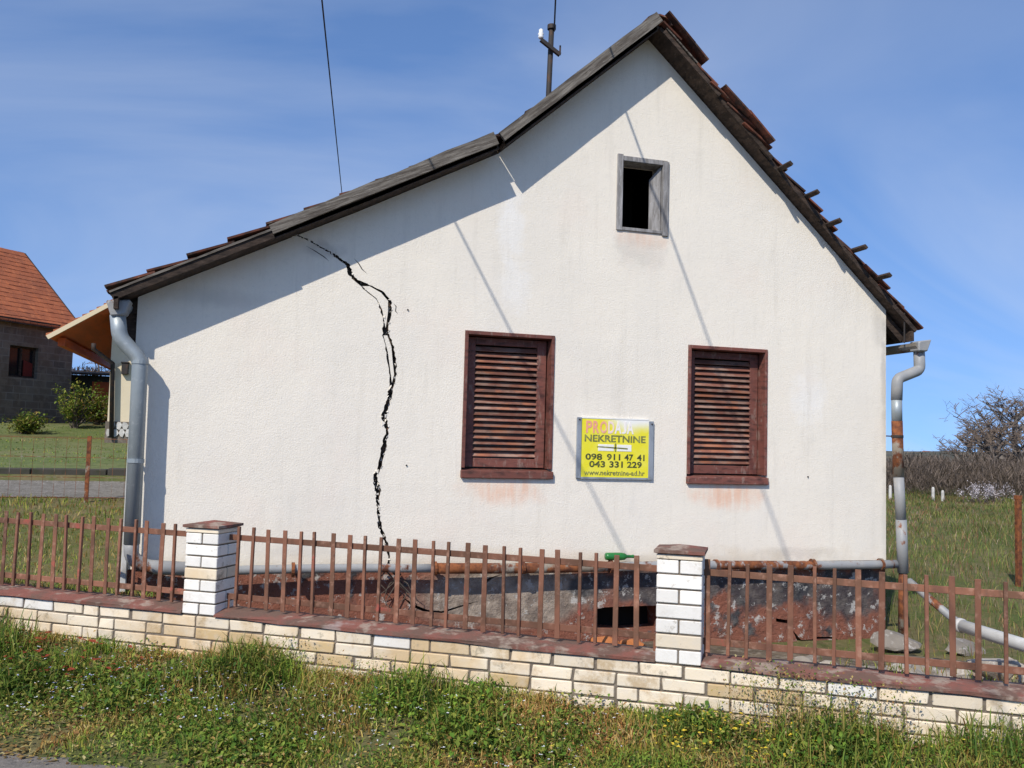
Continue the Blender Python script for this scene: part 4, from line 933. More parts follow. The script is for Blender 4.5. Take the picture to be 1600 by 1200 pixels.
# ================================================================== NEIGHBOURS ON THE LEFT
# wire fence
wfz = lambda x, y: ground_z(x, y)
wf = thing('wire_fence', 'low rusty wire mesh fence beside the gravel path', 'fence', (-3.4, 4.6, wfz(-3.4, 4.6)))
posts = [(-9.5, 4.6), (-6.6, 4.6), None, (-1.05, 4.6)]
pp = atdepth(138, 720, 12.1); posts[2] = (pp.x, 4.6)
ratio = (DIST+4.6)/(pp.y+DIST); posts[2] = (pp.x*ratio, 4.6)
for x, y in posts:
    z = wfz(x, y); build('post', MB().box((x-.022, y-.022, z-.2), (x+.022, y+.022, z+.80)), 'rust_heavy', wf)
mw = MB()
for (xa, ya), (xb, yb) in zip(posts, posts[1:]):
    for h_ in (.06, .30, .54, .77): mw.tube([(xa, ya-.02, wfz(xa, ya)+h_), (xb, yb-.02, wfz(xb, yb)+h_)], .004, 4)
    n = int((xb-xa)/.12)
    for i in range(1, n):
        x = lerp(xa, xb, i/n); z = lerp(wfz(xa, ya), wfz(xb, yb), i/n); mw.tube([(x, ya-.02, z+.06), (x, ya-.02, z+.77)], .0022, 3)
build('mesh', mw, 'rust_heavy', wf)
# dark kerb of the lawn, in lengths
kb = thing('lawn_kerb', 'dark mossy concrete kerb between gravel path and lawn', 'kerb', (-8, 6.9, ground_z(-8, 6.9)))
for k in range(13):
    x = -14+k*1.0; mb = MB(); zz = ground_z(x+.5, 7.15); mb.box((x, 6.95, zz-.5), (x+.985, 7.2, zz+.05+random.uniform(-.012, .012))); build('kerb_stone', mb, 'dark_concrete', kb, bevel=.012)
# house with orange roof
dirw = Vector((.643, .766, 0)).normalized(); nw = Vector((dirw.y, -dirw.x, 0))
A0 = atdepth(0, 600, 24); A0.z = 0
crn = A0+dirw*2.236
zg = 1.90
ze = atdepth(111, 508, (crn-CAM).dot(FWD)).z
oh = thing('orange_roof_house', 'unplastered grey block house with orange tiled roof far left', 'house', (crn.x-3, crn.y-3, zg))
def hp(l, d_, z): return Vector((A0.x, A0.y, 0))+dirw*l-nw*d_+Vector((0, 0, z))
wx0, wx1 = onwall(10, 560, 17).x, 0
def along(px):
    d = ray(px, 600); # intersect vertical plane of the wall
    t = ((A0-CAM).dot(nw))/d.dot(nw); P = CAM+d*t; return (P-A0).dot(dirw), P
la, Pa = along(12); lb, Pb = along(57)
zwt = (CAM+ray(35, 541)*(((A0-CAM).dot(nw))/ray(35, 541).dot(nw))).z; zwb = (CAM+ray(35, 590)*(((A0-CAM).dot(nw))/ray(35, 590).dot(nw))).z
LW, LE = -7., 2.236
wm = MB()
loops = [[(LW, zg-.6), (LE, zg-.6), (LE, ze), (LW, ze)], [(la, zwb), (lb, zwb), (lb, zwt), (la, zwt)]]
pts = [p for L in loops for p in L]; wm.add([hp(l, 0, z) for l, z in pts], tessellate_polygon([[Vector((l, z, 0)) for l, z in L] for L in loops]))
L2 = loops[1]
for a, b2 in zip(L2, L2[1:]+L2[:1]): wm.add([hp(a[0], 0, a[1]), hp(b2[0], 0, b2[1]), hp(b2[0], .25, b2[1]), hp(a[0], .25, a[1])], [(0, 1, 2, 3)])
DW = 5.
for l in (LW, LE): wm.add([hp(l, 0, zg-.6), hp(l, DW, zg-.6), hp(l, DW, ze), hp(l, DW/2, ze+2.25), hp(l, 0, ze)], [(0, 1, 2, 3, 4)])
wm.add([hp(LW, DW, zg-.6), hp(LE, DW, zg-.6), hp(LE, DW, ze), hp(LW, DW, ze)], [(0, 1, 2, 3)])
wo_ = build('block_wall', wm, 'block', oh, fix=False)
uv = wo_.data.uv_layers.new(name='UVMap'); offo = base_of(oh)
for poly in wo_.data.polygons:
    for li in poly.loop_indices:
        P = wo_.data.vertices[wo_.data.loops[li].vertex_index].co+offo; uv.data[li].uv = ((P-A0).dot(dirw)+(P-A0).dot(nw), P.z)
wf_ = build('window', MB().add([hp(la, .18, zwb), hp(lb, .18, zwb), hp(lb, .18, zwt), hp(la, .18, zwt)], [(0, 1, 2, 3)]), 'dark_glass', oh)
wn = MB(); lm = (la+lb)/2
for u0, u1, v0, v1 in ((la, la+.05, zwb, zwt), (lb-.05, lb, zwb, zwt), (lm-.03, lm+.03, zwb, zwt), (la, lb, zwt-.05, zwt), (la, lb, zwb, zwb+.05)):
    wn.hexa([hp(u0, .17, v0), hp(u1, .17, v0), hp(u1, .12, v0), hp(u0, .12, v0), hp(u0, .17, v1), hp(u1, .17, v1), hp(u1, .12, v1), hp(u0, .12, v1)])
build('window_frame', wn, 'dark_wood', wf_)
build('curtain', MB().hexa([hp(lm+.1, .16, zwb+.06), hp(lb-.06, .16, zwb+.06), hp(lb-.06, .13, zwb+.06), hp(lm+.1, .13, zwb+.06), hp(lm+.1, .16, zwb+.5), hp(lb-.06, .16, zwb+.42), hp(lb-.06, .13, zwb+.42), hp(lm+.1, .13, zwb+.5)]), 'red_cloth', wf_)
# roof courses, each its own step
ZR = 2.35; OVH = .25
nrow = 17; rfm = MB(); slope = Vector((DW/2+OVH, ZR+.12))
for sgn in (0, 1):
    for k in range(nrow):
        t0_, t1_ = k/nrow, (k+1)/nrow
        def rpnt(l, t, up):
            d_ = -OVH+t*(DW/2+OVH); d_ = d_ if sgn == 0 else DW-d_
            return hp(l, d_, ze-.12+t*(ZR+.12)+up)
        ncol = 44
        for c in range(ncol):
            l0, l1 = lerp(LW-.4, LE+.12, c/ncol), lerp(LW-.4, LE+.12, (c+1)/ncol)-.012; u = random.uniform(0, .012)
            rfm.hexa([rpnt(l0, t0_-.012, .0), rpnt(l1, t0_-.012, .0), rpnt(l1, t1_, -.02), rpnt(l0, t1_, -.02), rpnt(l0, t0_-.012, .040+u), rpnt(l1, t0_-.012, .040+u), rpnt(l1, t1_, .02+u), rpnt(l0, t1_, .02+u)])
tag(build('roof_tiles', rfm, 'orange_roof', oh, fix=False), kind='stuff')
for l in (LW-.4, LE+.11):
    for sgn in (0, 1):
        d0_, d1_ = (-OVH, DW/2) if sgn == 0 else (DW+OVH, DW/2)
        build('verge_board', MB().bar(hp(l, d0_, ze-.15), hp(l, d1_, ze+ZR-.03), .04, .12), 'dark_wood', oh)
build('eave_board', MB().bar(hp(LW-.4, -OVH, ze-.12), hp(LE+.11, -OVH, ze-.12), .05, .14), 'dark_wood', oh)
# cream house with porch roof
d2 = 20.
ch_y = atdepth(190, 600, d2).y
def c2(px, py): return onwall(px, py, ch_y)
cz0 = c2(190, 683).z; cxl = c2(171, 600).x
cream = thing('cream_house', 'cream house with wide stained eaves and stone base behind the left downpipe', 'house', (cxl+3, ch_y, cz0))
e_l = onwall(78, 529, ch_y-.7); e_m = onwall(185, 472, ch_y-.7); sl2 = (e_m.z-e_l.z)/(e_m.x-e_l.x)
rx1 = cxl+.72; rz1 = e_l.z+sl2*(rx1-e_l.x)
wzt = e_l.z+sl2*(cxl-e_l.x)
hw = MB(); hw.prism([(cxl, cz0), (rx1*2-cxl, cz0), (rx1*2-cxl, wzt-.05), (rx1, rz1-.05), (cxl, wzt-.05)], ch_y, ch_y+7); build('wall', hw, 'cream_wall', cream)
rf2 = MB()
for sg in (1, -1):
    X = lambda x: x if sg == 1 else 2*rx1-x
    rf2.add([(X(e_l.x), ch_y-.7, e_l.z), (X(rx1), ch_y-.7, rz1), (X(rx1), ch_y+7.5, rz1), (X(e_l.x), ch_y+7.5, e_l.z)]+[(X(e_l.x), ch_y-.7, e_l.z+.05), (X(rx1), ch_y-.7, rz1+.05), (X(rx1), ch_y+7.5, rz1+.05), (X(e_l.x), ch_y+7.5, e_l.z+.05)], [(0, 1, 2, 3), (7, 6, 5, 4), (0, 4, 5, 1), (1, 5, 6, 2), (2, 6, 7, 3), (3, 7, 4, 0)])
build('eaves_soffit', rf2, 'soffit', cream)
for sg in (1, -1):
    X = lambda x: x if sg == 1 else 2*rx1-x
    build('verge_board', MB().bar((X(e_l.x-.05), ch_y-.72, e_l.z+.02), (X(rx1), ch_y-.72, rz1+.05), .04, .09), 'fascia_cream', cream)
    rt = MB(); nr = 14
    for k in range(nr):
        t0_, t1_ = k/nr, (k+1)/nr
        for c in range(24):
            y0_, y1_ = lerp(ch_y-.72, ch_y+7.5, c/24), lerp(ch_y-.72, ch_y+7.5, (c+1)/24)-.02
            f_ = lambda t, y, u: (X(lerp(e_l.x-.08, rx1, t)), y, lerp(e_l.z-.02, rz1, t)+u)
            rt.hexa([f_(t0_, y0_, .06), f_(t1_, y0_, .06), f_(t1_, y1_, .06), f_(t0_, y1_, .06), f_(t0_, y0_, .13), f_(t1_, y0_, .085), f_(t1_, y1_, .085), f_(t0_, y1_, .13)])
    tag(build('roof_tiles', rt, 'orange_roof', cream, fix=False), kind='stuff')
pb1 = MB(); pb1.bar((e_l.x+.15, ch_y-.3, e_l.z-.02), (e_l.x+.15, ch_y+7, e_l.z-.02), .14, .18); build('eave_beam', pb1, 'soffit', cream)
pz2 = c2(190, 659).z
pbm = MB(); pbm.box((cxl-.03, ch_y-.05, cz0-.3), (rx1*2-cxl, ch_y-.002, pz2)); build('base_course', pbm, 'mortar', cream)
for k in range(34):
    x = cxl+.06+(k % 17)*.13; row = k//17; z = lerp(cz0, pz2, .27+.48*row)
    mb = MB(); n = 6; poly = []
    for i in range(n):
        a = 2*math.pi*i/n+random.uniform(-.2, .2); poly.append((x+.076*math.cos(a)*random.uniform(.7, 1.0)+(.06 if row else 0), z+.11*math.sin(a)*random.uniform(.7, 1.0)))
    mb.prism(poly, ch_y-.075, ch_y-.045); build('stone', mb, 'stone_white', cream)
g1 = onwall(146, 545, ch_y-.5); g2 = onwall(176, 568, ch_y-.12); g3 = onwall(174, 684, ch_y-.12)
build('downpipe', MB().tube([g1+Vector((0, 0, .12)), g1, g2, g3], .05, 10), 'dark_steel', cream, smooth_=True)
cl = c2(196, 577); lamp = MB(); lamp.box((cl.x-.07, ch_y-.12, cl.z-.12), (cl.x+.07, ch_y-.002, cl.z+.13)); lamp.box((cl.x-.09, ch_y-.14, cl.z+.13), (cl.x+.09, ch_y-.002, cl.z+.16)); build('meter_box', lamp, 'dark_steel', cream, bevel=.01)
# dark shed behind
sd = atdepth(128, 610, 29)
shd = thing('dark_shed', 'small dark shed between the orange roofed house and the cream house', 'shed', (sd.x, sd.y, 1.9))
build('wall', MB().box((sd.x-.5, sd.y, 1.6), (sd.x+1.6, sd.y+3, sd.z+.5)), 'dark_concrete', shd)
build('roof', MB().hexa([(sd.x-.7, sd.y-.3, sd.z+.5), (sd.x+1.8, sd.y-.3, sd.z+.5), (sd.x+1.8, sd.y+3.2, sd.z+.8), (sd.x-.7, sd.y+3.2, sd.z+.8), (sd.x-.7, sd.y-.3, sd.z+.56), (sd.x+1.8, sd.y-.3, sd.z+.56), (sd.x+1.8, sd.y+3.2, sd.z+.86), (sd.x-.7, sd.y+3.2, sd.z+.86)]), 'dark_wood', shd)
build('door', MB().box((sd.x+.3, sd.y-.03, 1.7), (sd.x+1.1, sd.y-.005, sd.z+.3)), 'soffit', shd)

# ================================================================== VEGETATION
def colored(name, V, F_loops, cols, mat, parent=None):
    """V Nx3, F list of arrays of tris (Mx3), cols Nx3 -> fast mesh with a colour attribute"""
    me = bpy.data.meshes.new(name); nT = len(F_loops)
    me.vertices.add(len(V)); me.vertices.foreach_set('co', V.astype(np.float32).ravel())
    me.loops.add(nT*3); me.loops.foreach_set('vertex_index', F_loops.astype(np.int32).ravel())
    me.polygons.add(nT); me.polygons.foreach_set('loop_start', np.arange(0, nT*3, 3, dtype=np.int32))
    try: me.polygons.foreach_set('loop_total', np.full(nT, 3, dtype=np.int32))
    except Exception: pass
    ca = me.color_attributes.new('Col', 'FLOAT_COLOR', 'POINT'); c4 = np.ones((len(V), 4), np.float32); c4[:, :3] = cols; ca.data.foreach_set('color', c4.ravel())
    me.materials.append(M[mat]); me.update(); me.validate(); o = bpy.data.objects.new(name, me); COL.objects.link(o)
    if parent is not None: o.parent = parent
    return o
rng = np.random.default_rng(11)
gzv = np.vectorize(ground_z)
def blades(P, hgt, wid, lean, cols):
    n = len(P); a = rng.uniform(0, 2*np.pi, n); b = rng.uniform(0, 2*np.pi, n); sx = np.cos(a)*wid; sy = np.sin(a)*wid; l = hgt*lean
    V = np.zeros((n, 5, 3)); V[:] = P[:, None, :]
    V[:, 0, 0] -= sx; V[:, 0, 1] -= sy; V[:, 1, 0] += sx; V[:, 1, 1] += sy
    mxx_ = np.cos(b)*l*.35; myy = np.sin(b)*l*.35
    V[:, 2, 0] += mxx_-sx*.8; V[:, 2, 1] += myy-sy*.8; V[:, 3, 0] += mxx_+sx*.8; V[:, 3, 1] += myy+sy*.8; V[:, 2, 2] += hgt*.58; V[:, 3, 2] += hgt*.58
    V[:, 4, 0] += np.cos(b)*l; V[:, 4, 1] += np.sin(b)*l; V[:, 4, 2] += hgt*np.maximum(.3, 1-.3*lean)
    base = np.arange(n)[:, None]*5; T = np.concatenate([base+np.array([0, 1, 3]), base+np.array([0, 3, 2]), base+np.array([2, 3, 4])], 0)
    C = np.repeat(cols[:, None, :], 5, 1).reshape(-1, 3); return V.reshape(-1, 3), T, C
def leaves(P, size, cols, upness=.5):
    n = len(P); a = rng.uniform(0, 2*np.pi, n); tilt = rng.uniform(-.2, 1.1, n)*upness
    d = np.stack([np.cos(a)*np.cos(tilt), np.sin(a)*np.cos(tilt), np.sin(tilt)], 1); s = np.stack([-np.sin(a), np.cos(a), rng.uniform(-.4, .4, n)], 1)
    V = np.zeros((n, 4, 3)); V[:, 0] = P; V[:, 1] = P+d*size[:, None]*.5+s*size[:, None]*.3; V[:, 2] = P+d*size[:, None]*.5-s*size[:, None]*.3; V[:, 3] = P+d*size[:, None]
    V[:, 1:3, 2] += (size*.10)[:, None]
    base = np.arange(n)[:, None]*4; T = np.concatenate([base+np.array([0, 1, 3]), base+np.array([0, 3, 2])], 0)
    return V.reshape(-1, 3), T, np.repeat(cols[:, None, :], 4, 1).reshape(-1, 3)
def merge(parts):
    V = []; T = []; C = []; o = 0
    for v, t, c in parts: V.append(v); T.append(t+o); C.append(c); o += len(v)
    return np.concatenate(V), np.concatenate(T), np.concatenate(C)
GREENS = np.array([(.135, .225, .034), (.19, .26, .042), (.26, .29, .058), (.085, .15, .03), (.32, .30, .065)])
DRY = np.array([(.40, .30, .10), (.36, .24, .08), (.28, .15, .055), (.44, .37, .17)])
def n2(x, y, f, ph):     # smooth pseudo noise 0..1
    return .5+.5*np.clip((np.sin(x*f+ph)*np.cos(y*f*1.13-ph*2)+np.sin(x*f*2.3-y*f*1.7+ph*3)*.6+np.sin((x+y)*f*3.9+ph)*.35)/1.3, -1, 1)
def colours(n, dryp):
    c = GREENS[rng.integers(0, len(GREENS), n)]; d = DRY[rng.integers(0, len(DRY), n)]; m = rng.random(n) < dryp
    c = np.where(m[:, None], d, c); return c*rng.uniform(.75, 1.25, (n, 1))
def sv_xy(s, v): return FA.x+FT.x*s+FN.x*v, FA.y+FT.y*s+FN.y*v
# verge -------------------------------------------------
def verge():
    n = 105000; s = rng.uniform(-2.6, 5.6, n); v = rng.uniform(.01, 1.5, n)**1.0
    x, y = sv_xy(s, v); patch = n2(x, y, 2.3, 1.); patch2 = n2(x, y, 5.1, 4.)
    edge = np.clip((1.42-v)/.25, 0, 1); keep = rng.random(n) < np.clip(-.05+1.2*patch2, .06, 1)*edge; s, v, x, y, patch, patch2 = [q[keep] for q in (s, v, x, y, patch, patch2)]; n = len(s)
    h = (.022+.060*patch*rng.random(n)+.022*rng.random(n))*np.clip(1.35-v*.45, .5, 1.4)
    for (s0, v0, r, k) in ((.62, .20, .34, 2.3), (.95, .28, .22, 1.8), (1.75, .22, .28, 1.5), (4.35, .20, .42, 1.9), (4.9, .3, .3, 1.7), (2.35, .30, .3, 1.3), (1.55, .55, .3, 1.4), (-.7, .3, .3, 1.3), (5.3, .4, .3, 1.6)):
        d = ((s-s0)/r)**2+((v-v0)/(r*.7))**2; h *= 1+(k-1)*np.exp(-d)
    dry = np.clip(.12+.62*np.clip((n2(x, y, 1.9, 8.1)-.45)*5, 0, 1)+.35*(1-patch)*np.clip(v, 0, 1), 0, .85)
    P = np.stack([x, y, gzv(x, y)-.005], 1); kind_ = n2(x, y, 1.7, 5.2); cg = colours(n, dry)
    cg = cg*np.stack([1.15-.35*kind_, .95+.12*kind_, .95-.25*kind_], 1)*(1.25-.55*patch2*kind_)[:, None]
    g1_ = blades(P, h, rng.uniform(.0018, .0042, n), rng.uniform(.15, 1.0, n), cg)
    m = 34000; s = rng.uniform(-2.6, 5.6, m); v = rng.uniform(.02, 1.4, m); x, y = sv_xy(s, v); pt = n2(x, y, 3.1, 2.2); keep = rng.random(m) < np.clip(pt*1.5-.35, 0, 1); x, y, v = x[keep], y[keep], v[keep]; m = len(x)
    P = np.stack([x, y, gzv(x, y)+rng.uniform(.0, .07, m)*np.clip(1.3-v*.6, .4, 1.3)], 1)
    c = colours(m, .18)*rng.choice([.7, 1., 1.2], (m, 1)); g2_ = leaves(P, rng.uniform(.010, .032, m), c, .6)
    # dark leafy weeds at the far left and by the right end
    parts = [g1_, g2_]
    for (s0, v0, r, k, hh) in ((-1.65, .25, .34, 3600, .22), (-2.3, .25, .4, 3000, .2), (.62, .22, .30, 2600, .17), (1.7, .30, .30, 2600, .15), (2.2, .55, .35, 2200, .10), (.15, .65, .35, 2000, .09), (-.6, .7, .4, 2200, .09), (3.9, .62, .4, 2200, .10), (1.1, .95, .4, 1500, .06), (-1.3, .8, .4, 1500, .07), (3.0, .8, .4, 1500, .07), (-1.1, .35, .25, 1600, .15), (-2.1, .4, .3, 1800, .15), (4.0, .30, .35, 2400, .16), (3.3, .25, .25, 1200, .10), (4.75, .25, .35, 2400, .17), (5.3, .3, .3, 1500, .14), (2.1, .18, .3, 1300, .10), (.35, .35, .25, 1200, .12), (-.15, .5, .3, 1000, .08), (2.6, .5, .4, 1600, .07), (1.2, .6, .4, 1600, .07)):
        ss_ = rng.normal(s0, r*.5, k); vv_ = np.abs(rng.normal(v0, r*.4, k)); x, y = sv_xy(ss_, vv_)
        P = np.stack([x, y, gzv(x, y)+rng.random(k)**1.3*hh*np.exp(-((ss_-s0)/r)**2)], 1); tn = rng.choice([.55, .8, 1.05]); parts.append(leaves(P, rng.uniform(.011, .038, k)*rng.choice([.7, 1, 1.2]), colours(k, .08)*np.array([[.78, .92, .7]])*tn*1.1, .9))
        kb_ = k//5; parts.append(blades(P[:kb_]-np.array([[0, 0, .02]]), rng.uniform(.5, 1.1, kb_)*(hh*.8+.03), rng.uniform(.002, .0045, kb_), rng.uniform(.1, .8, kb_), colours(kb_, .1)*.85))
    q = 26000; s = rng.uniform(-2.6, 5.6, q); v = rng.uniform(.01, 1.45, q); x, y = sv_xy(s, v); m_ = rng.random(q) < np.clip((n2(x, y, 1.9, 8.1)-.30)*2.2, .08, 1); x, y = x[m_], y[m_]; q = len(x)
    P = np.stack([x, y, gzv(x, y)+rng.uniform(.0, .018, q)], 1); dc = DRY[rng.integers(0, len(DRY), q)]*rng.uniform(.45, 1.0, (q, 1)); parts.append(leaves(P, rng.uniform(.012, .04, q), dc, .15))
    V, T, C = merge(parts); o = colored('verge_grass', V, T, C, 'leaf'); tag(o, 'rough green and dry grass with weeds in front of the brick wall', 'grass', kind='stuff')
verge()
def flowers():
    parts = []
    for (n, col, s0, s1, v0, v1, sz) in ((260, (.75, .76, .80), -.9, 3.0, .25, 1.1, .007), (160, (.70, .60, .08), 1.6, 5.2, .2, 1.0, .008), (90, (.75, .55, .05), 3.1, 3.9, .15, .6, .010), (110, (.45, .48, .75), -.6, 1.6, .3, .9, .007), (60, (.30, .06, .03), -1.3, 0, .15, .6, .02)):
        s = rng.uniform(s0, s1, n); v = rng.uniform(v0, v1, n); x, y = sv_xy(s, v); P = np.stack([x, y, gzv(x, y)+rng.uniform(.05, .12, n)], 1)
        for _ in range(2): parts.append(leaves(P, rng.uniform(.8, 1.6, n)*sz*1.6, np.tile(np.array(col), (n, 1)), .3))
    V, T, C = merge(parts); tag(colored('wild_flowers', V, T, C, 'leaf'), 'tiny white and yellow wild flowers scattered in the verge grass', 'flowers', kind='stuff')
flowers()
def stalks():           # tall dry weeds in front of the right stretch of wall
    parts = []
    for (s0, r, n, hh) in ((3.72, .28, 90, .40), (4.15, .3, 60, .34), (.80, .2, 40, .26), (1.3, .3, 30, .2), (5.0, .3, 50, .3)):
        s = rng.normal(s0, r*.5, n); v = rng.uniform(.05, .3, n); x, y = sv_xy(s, v); P = np.stack([x, y, gzv(x, y)], 1)
        parts.append(blades(P, rng.uniform(.5, 1, n)*hh, np.full(n, .0017), rng.uniform(.05, .45, n), colours(n, .75)))
        k = n*14; i = rng.integers(0, n, k); hq = rng.uniform(.15, .95, k)*hh; Q = P[i]+np.stack([rng.normal(0, .035, k), rng.normal(0, .035, k), hq], 1); parts.append(leaves(Q, rng.uniform(.008, .022, k), colours(k, .5), .9))
    V, T, C = merge(parts); tag(colored('tall_weeds', V, T, C, 'leaf'), 'tall thin dry weeds rising against the low brick wall', 'weeds', kind='stuff')
stalks()
# yard and meadow ----------------------------------------
def field(name, label, n, x0, x1, y0, y1, hb, dryp, power, wk=1., avoid=None, tint=(1, 1, 1)):
    x = rng.uniform(x0, x1, n); u = rng.random(n)**power; y = y0+(y1-y0)*u
    v = (x-FA.x)*FN.x+(y-FA.y)*FN.y; ok = v < -.26
    if avoid is not None: ok &= ~avoid(x, y)
    x, y = x[ok], y[ok]; n = len(x); pt = n2(x, y, .9, .7); pt2 = n2(x, y, 3.3, 2.7)
    dist = np.hypot(x, y+DIST); h = hb*(.4+1.0*pt*rng.random(n)+.3*rng.random(n)); w = .0022*wk*np.maximum(1, dist/6)*rng.uniform(.7, 1.4, n)
    keep = rng.random(n) < .35+.65*pt2; x, y, h, w, pt = x[keep], y[keep], h[keep], w[keep], pt[keep]; n = len(x)
    P = np.stack([x, y, gzv(x, y)-.01], 1); V, T, C = blades(P, h, w, rng.uniform(.1, .8, n), colours(n, np.clip(dryp*(1.5-pt), 0, .95))*np.array([tint])*(.7+.5*n2(x, y, .6, 3.3))[:, None])
    tag(colored(name, V, T, C, 'leaf'), label, 'grass', kind='stuff')
inhouse = lambda x, y: (x > XL-.06) & (x < XR+.06) & (y > -.06)
path_ = lambda x, y: (x < -.9) & (y > 4.8) & (y < 7.25)
field('meadow_grass', 'mixed green and straw coloured meadow grass right of the house', 150000, 5.92, 26, -3.2, 34, .17, .26, 1.5, .75, lambda x, y: inhouse(x, y) | ((FA.x-x)*FN.x+(FA.y-y)*FN.y < 1.9), (.80, .74, 1.15))
field('yard_grass', 'short weedy grass behind the left fence panel', 45000, -9, -.85, -2, 4.8, .075, .42, 1.2, 1.1, inhouse)
field('front_yard_grass', 'sparse weeds between the fence and the plinth', 2500, -.8, 6, -3.2, -.08, .09, .45, 1., 1., inhouse)
field('lawn_grass', 'short mown lawn grass beyond the gravel path', 26000, -14, -1.5, 7.3, 19, .05, .05, 1.2, 1.2, None)
# weeds growing on the coping at the left
def coping_weeds():
    n = 3000; s = rng.uniform(-2.6, -.45, n); v = rng.uniform(-.40, -.19, n); x, y = sv_xy(s, v); P = np.stack([x, y, CZ+.02-.0105*s], 1); m = rng.random(n) < n2(x, y, 6, .5); P = P[m]; n = len(P)
    a = blades(P, rng.uniform(.02, .07, n), rng.uniform(.0018, .0035, n), rng.uniform(.2, .9, n), colours(n, .35))
    s = rng.uniform(4.0, 5.6, 700); v = rng.uniform(-.4, -.17, 700); x, y = sv_xy(s, v); P = np.stack([x, y, CZ+.02-.0105*s], 1); m = rng.random(700) < n2(x, y, 6, 1.5); P = P[m]
    b = blades(P, rng.uniform(.02, .08, len(P)), rng.uniform(.0018, .0035, len(P)), rng.uniform(.2, .9, len(P)), colours(len(P), .4))
    V, T, C = merge([a, b]); tag(colored('coping_weeds', V, T, C, 'leaf'), 'small weeds creeping over the coping behind the fence panels', 'weeds', kind='stuff')
coping_weeds()
def climbing_roots():
    o = MB(); rr2 = random.Random(5)
    for k in range(7):
        p = onwall(600+rr2.uniform(-6, 20), 885, -.06); pts = [p]
        for i in range(6): pts.append(pts[-1]+Vector((rr2.uniform(-.05, .07), rr2.uniform(-.015, .01), -rr2.uniform(.03, .07))))
        o.tube(pts, [.007, .007, .006, .005, .004, .003, .002], 5)
    tag(build('dry_creeper', o, 'bark', None), 'dry leafless creeper hanging below the wall crack', 'plant')
climbing_roots()
# trees --------------------------------------------------
def bare_tree(name, label, base, H, seed, spread=.5, mat='bark_far', r0=.10, depth_=5, group=None, twig_w=.02):
    rnd = random.Random(seed); root = thing(name, label, 'tree', base, group); tr = MB(); tw = MB()
    def grow(p, d, L, r, lev):
        n = 3; pts = [p]; rs = [r]
        for i in range(n):
            d = (d+Vector((rnd.gauss(0, .13), rnd.gauss(0, .13), rnd.gauss(.04, .07)))).normalized(); pts.append(pts[-1]+d*L/n); rs.append(r*(1-.3*(i+1)/n))
        if lev <= 2: tr.tube(pts, rs, 6 if lev < 2 else 4, caps=False)
        else:
            for a, b2 in zip(pts, pts[1:]):
                sd_ = d.orthogonal()*max(r, twig_w*.5); k = len(tw.v); tw.v += [a-sd_, a+sd_, b2+sd_*.7, b2-sd_*.7]; tw.f.append((k, k+1, k+2, k+3))
        if lev >= depth_: return
        nb = rnd.randint(3, 4) if lev else rnd.randint(4, 6)
        for k in range(nb):
            t = rnd.uniform(.35, 1.0); i = min(n-1, int(t*n)); q = pts[i].lerp(pts[i+1], t*n-i)
            ax = Vector((rnd.gauss(0, 1), rnd.gauss(0, 1), rnd.gauss(0, .5))).normalized(); nd = (d*(1-spread)+ax*spread*1.1+Vector((0, 0, .22))).normalized()
            grow(q, nd, L*rnd.uniform(.52, .78), r*.52, lev+1)
    grow(Vector(base)+Vector((0, 0, -.1)), Vector((0, 0, 1)), H*.42, r0, 0)
    build('trunk', tr, mat, root, smooth_=True, fix=False); build('crown', tw, 'twig', root, fix=False)
    return root
def tree_at(px, dep, top_py, name, label, seed, **k):
    b = atdepth(px, 700, dep); b.z = ground_z(b.x, b.y); t = atdepth(px, top_py, dep); return bare_tree(name, label, b, max(1.0, (t.z-b.z)*1.4), seed, **k)
tg = 'bare trees beyond the meadow'
for k, (px_, dep_, top_, lab_) in enumerate(((1588, 50, 622, 'tallest leafless tree at the right edge beyond the meadow'), (1560, 55, 640, 'second tallest leafless tree near the right edge beyond the meadow'), (1618, 44, 632, 'leafless tree cut by the right edge beyond the meadow'), (1535, 60, 655, 'grey leafless tree directly above the white blossom bush'), (1513, 66, 662, 'leftmost grey leafless tree above the far thicket'), (1575, 42, 672, 'low leafless tree in front of the taller ones at the right edge'))):
    tree_at(px_, dep_, top_, 'bare_tree', lab_, 4+k*5, r0=.17, group=tg, depth_=5, twig_w=.034, spread=.60)
tree_at(150, 31, 540, 'bare_tree', 'leafless tree seen under the porch eaves of the cream house', 21, r0=.07, depth_=5, spread=.62, mat='bark')
tree_at(120, 36, 560, 'bare_tree', 'leafless tree behind the small dark shed', 25, r0=.07, depth_=4, spread=.6, mat='bark')
def thicket():
    parts = []; n = 130000
    px = rng.uniform(-.35, 1.15, n); ang = YAW+np.arctan((px*1000+600-800+500)/FPX); 
    ang = rng.uniform(.55, 1.0, n); d = rng.uniform(37, 62, n); x = np.sin(ang)*d; y = -DIST+np.cos(ang)*d
    top = .30+1.0*n2(x, y, .31, .3)**1.5+.55*n2(x, y, 1.1, 1.3)+1.3*np.clip((ang-.76)/.10, 0, 1); z0 = gzv(x, y); zz = z0+rng.random(n)**.8*(top-z0)*.93
    P = np.stack([x, y, zz], 1); hh = rng.uniform(.15, .5, n); base = np.array([[.125, .10, .086]])*rng.uniform(.5, 1.5, (n, 1))+np.array([[.02, .012, .0]])*rng.random((n, 1))
    parts.append(blades(P, hh, rng.uniform(.004, .013, n), rng.uniform(.2, 1.6, n), base))
    V, T, C = merge(parts); tag(colored('thicket', V, T, C, 'stalk'), 'brown leafless thicket along the far edge of the meadow', 'thicket', kind='stuff')
thicket()
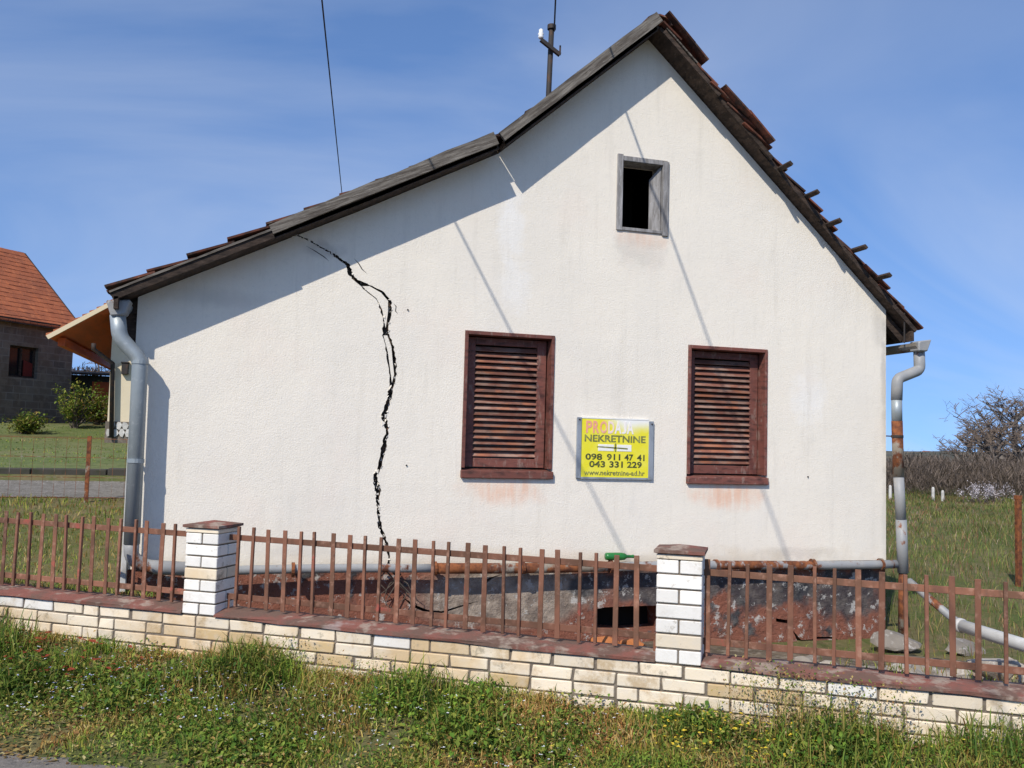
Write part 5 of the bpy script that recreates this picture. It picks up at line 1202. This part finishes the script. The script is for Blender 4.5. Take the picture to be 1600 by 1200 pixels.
def blossom():
    c = atdepth(1543, 782, 30); c.z = ground_z(c.x, c.y); root = thing('blossom_bush', 'low bush covered in white blossom at the far meadow edge', 'bush', c)
    st = MB(); tips = []; rnd = random.Random(2)
    for k in range(34):
        p = c+Vector((rnd.uniform(-.7, .7), rnd.uniform(-.4, .4), 0)); q = p+Vector((rnd.gauss(0, .25), rnd.gauss(0, .2), rnd.uniform(.25, .62))); st.tube([p, p.lerp(q, .5)+Vector((.03, 0, .03)), q], [.014, .01, .005], 4); tips += [p.lerp(q, t) for t in (.6, .75, .9, 1)]
    build('branches', st, 'bark', root)
    T_ = np.array([tuple(t) for t in tips]); n = 1500; P = T_[rng.integers(0, len(T_), n)]+rng.normal(0, .055, (n, 3)); V, T, C = leaves(P, rng.uniform(.03, .06, n), np.tile(np.array((.72, .66, .68)), (n, 1))*rng.uniform(.8, 1.05, (n, 1)), 1.)
    colored('blossoms', V-np.array(tuple(c)), T, C, 'leaf', root)
blossom()
def leafy_shrub(px, py, dep, w, hgt, label, seed, dark=1., name='garden_shrub'):
    c = atdepth(px, py, dep); c.z = ground_z(c.x, c.y); root = thing(name, label, 'shrub', c, 'garden shrubs by the neighbouring houses'); rnd = random.Random(seed); st = MB(); T_ = []
    for k in range(22):
        q = c+Vector((rnd.gauss(0, w*.5), rnd.gauss(0, w*.45), rnd.uniform(.35, 1.15)*hgt)); st.tube([c+Vector((rnd.uniform(-.1, .1), rnd.uniform(-.1, .1), 0)), c.lerp(q, .55)+Vector((0, 0, .08)), q], [.02, .013, .005], 4); T_ += [tuple(c.lerp(q, t)) for t in (.45, .6, .75, .9, 1)]
    build('stems', st, 'bark', root); T_ = np.array(T_); n = 1500; P = T_[rng.integers(0, len(T_), n)]+rng.normal(0, .07, (n, 3))
    V, T, C = leaves(P, rng.uniform(.05, .11, n), colours(n, .08)*dark*np.array([[.85, .85, .75]]), 1.); colored('foliage', V-np.array(tuple(c)), T, C, 'leaf', root)
leafy_shrub(118, 655, 23.5, .75, 1.05, 'light green shrub right of the grey block house', 1, 1.1)
leafy_shrub(38, 660, 21.5, .4, .42, 'small low shrub below the dark window of the block house', 2, .9)
leafy_shrub(150, 662, 25, .5, .6, 'dark shrub beside the stone base of the cream house', 3, .7)
# tiny white houses on the far hill
for k, (px, w_, lab) in enumerate(((1478, 5, 'tiny white house on the horizon left of the bare trees'), (1447, 4, 'tiny pale house on the horizon beside the right downpipe'), (1492, 4, 'tiny white house on the horizon nearest the bare trees'))):
    c = atdepth(px, 708, 400); w2 = w_/FPX*400*.5; zb2 = c.z-1.5
    fh = thing('far_house', lab, 'house', (c.x, c.y, zb2), 'far houses on the hill')
    build('wall', MB().box((c.x-w2, c.y-2, zb2-1), (c.x+w2, c.y+2, zb2+1.6)), 'stone_white', fh)
    build('roof', MB().prism([(c.x-w2-.2, zb2+1.6), (c.x+w2+.2, zb2+1.6), (c.x, zb2+2.5)], c.y-2.2, c.y+2.2), 'orange_roof', fh)
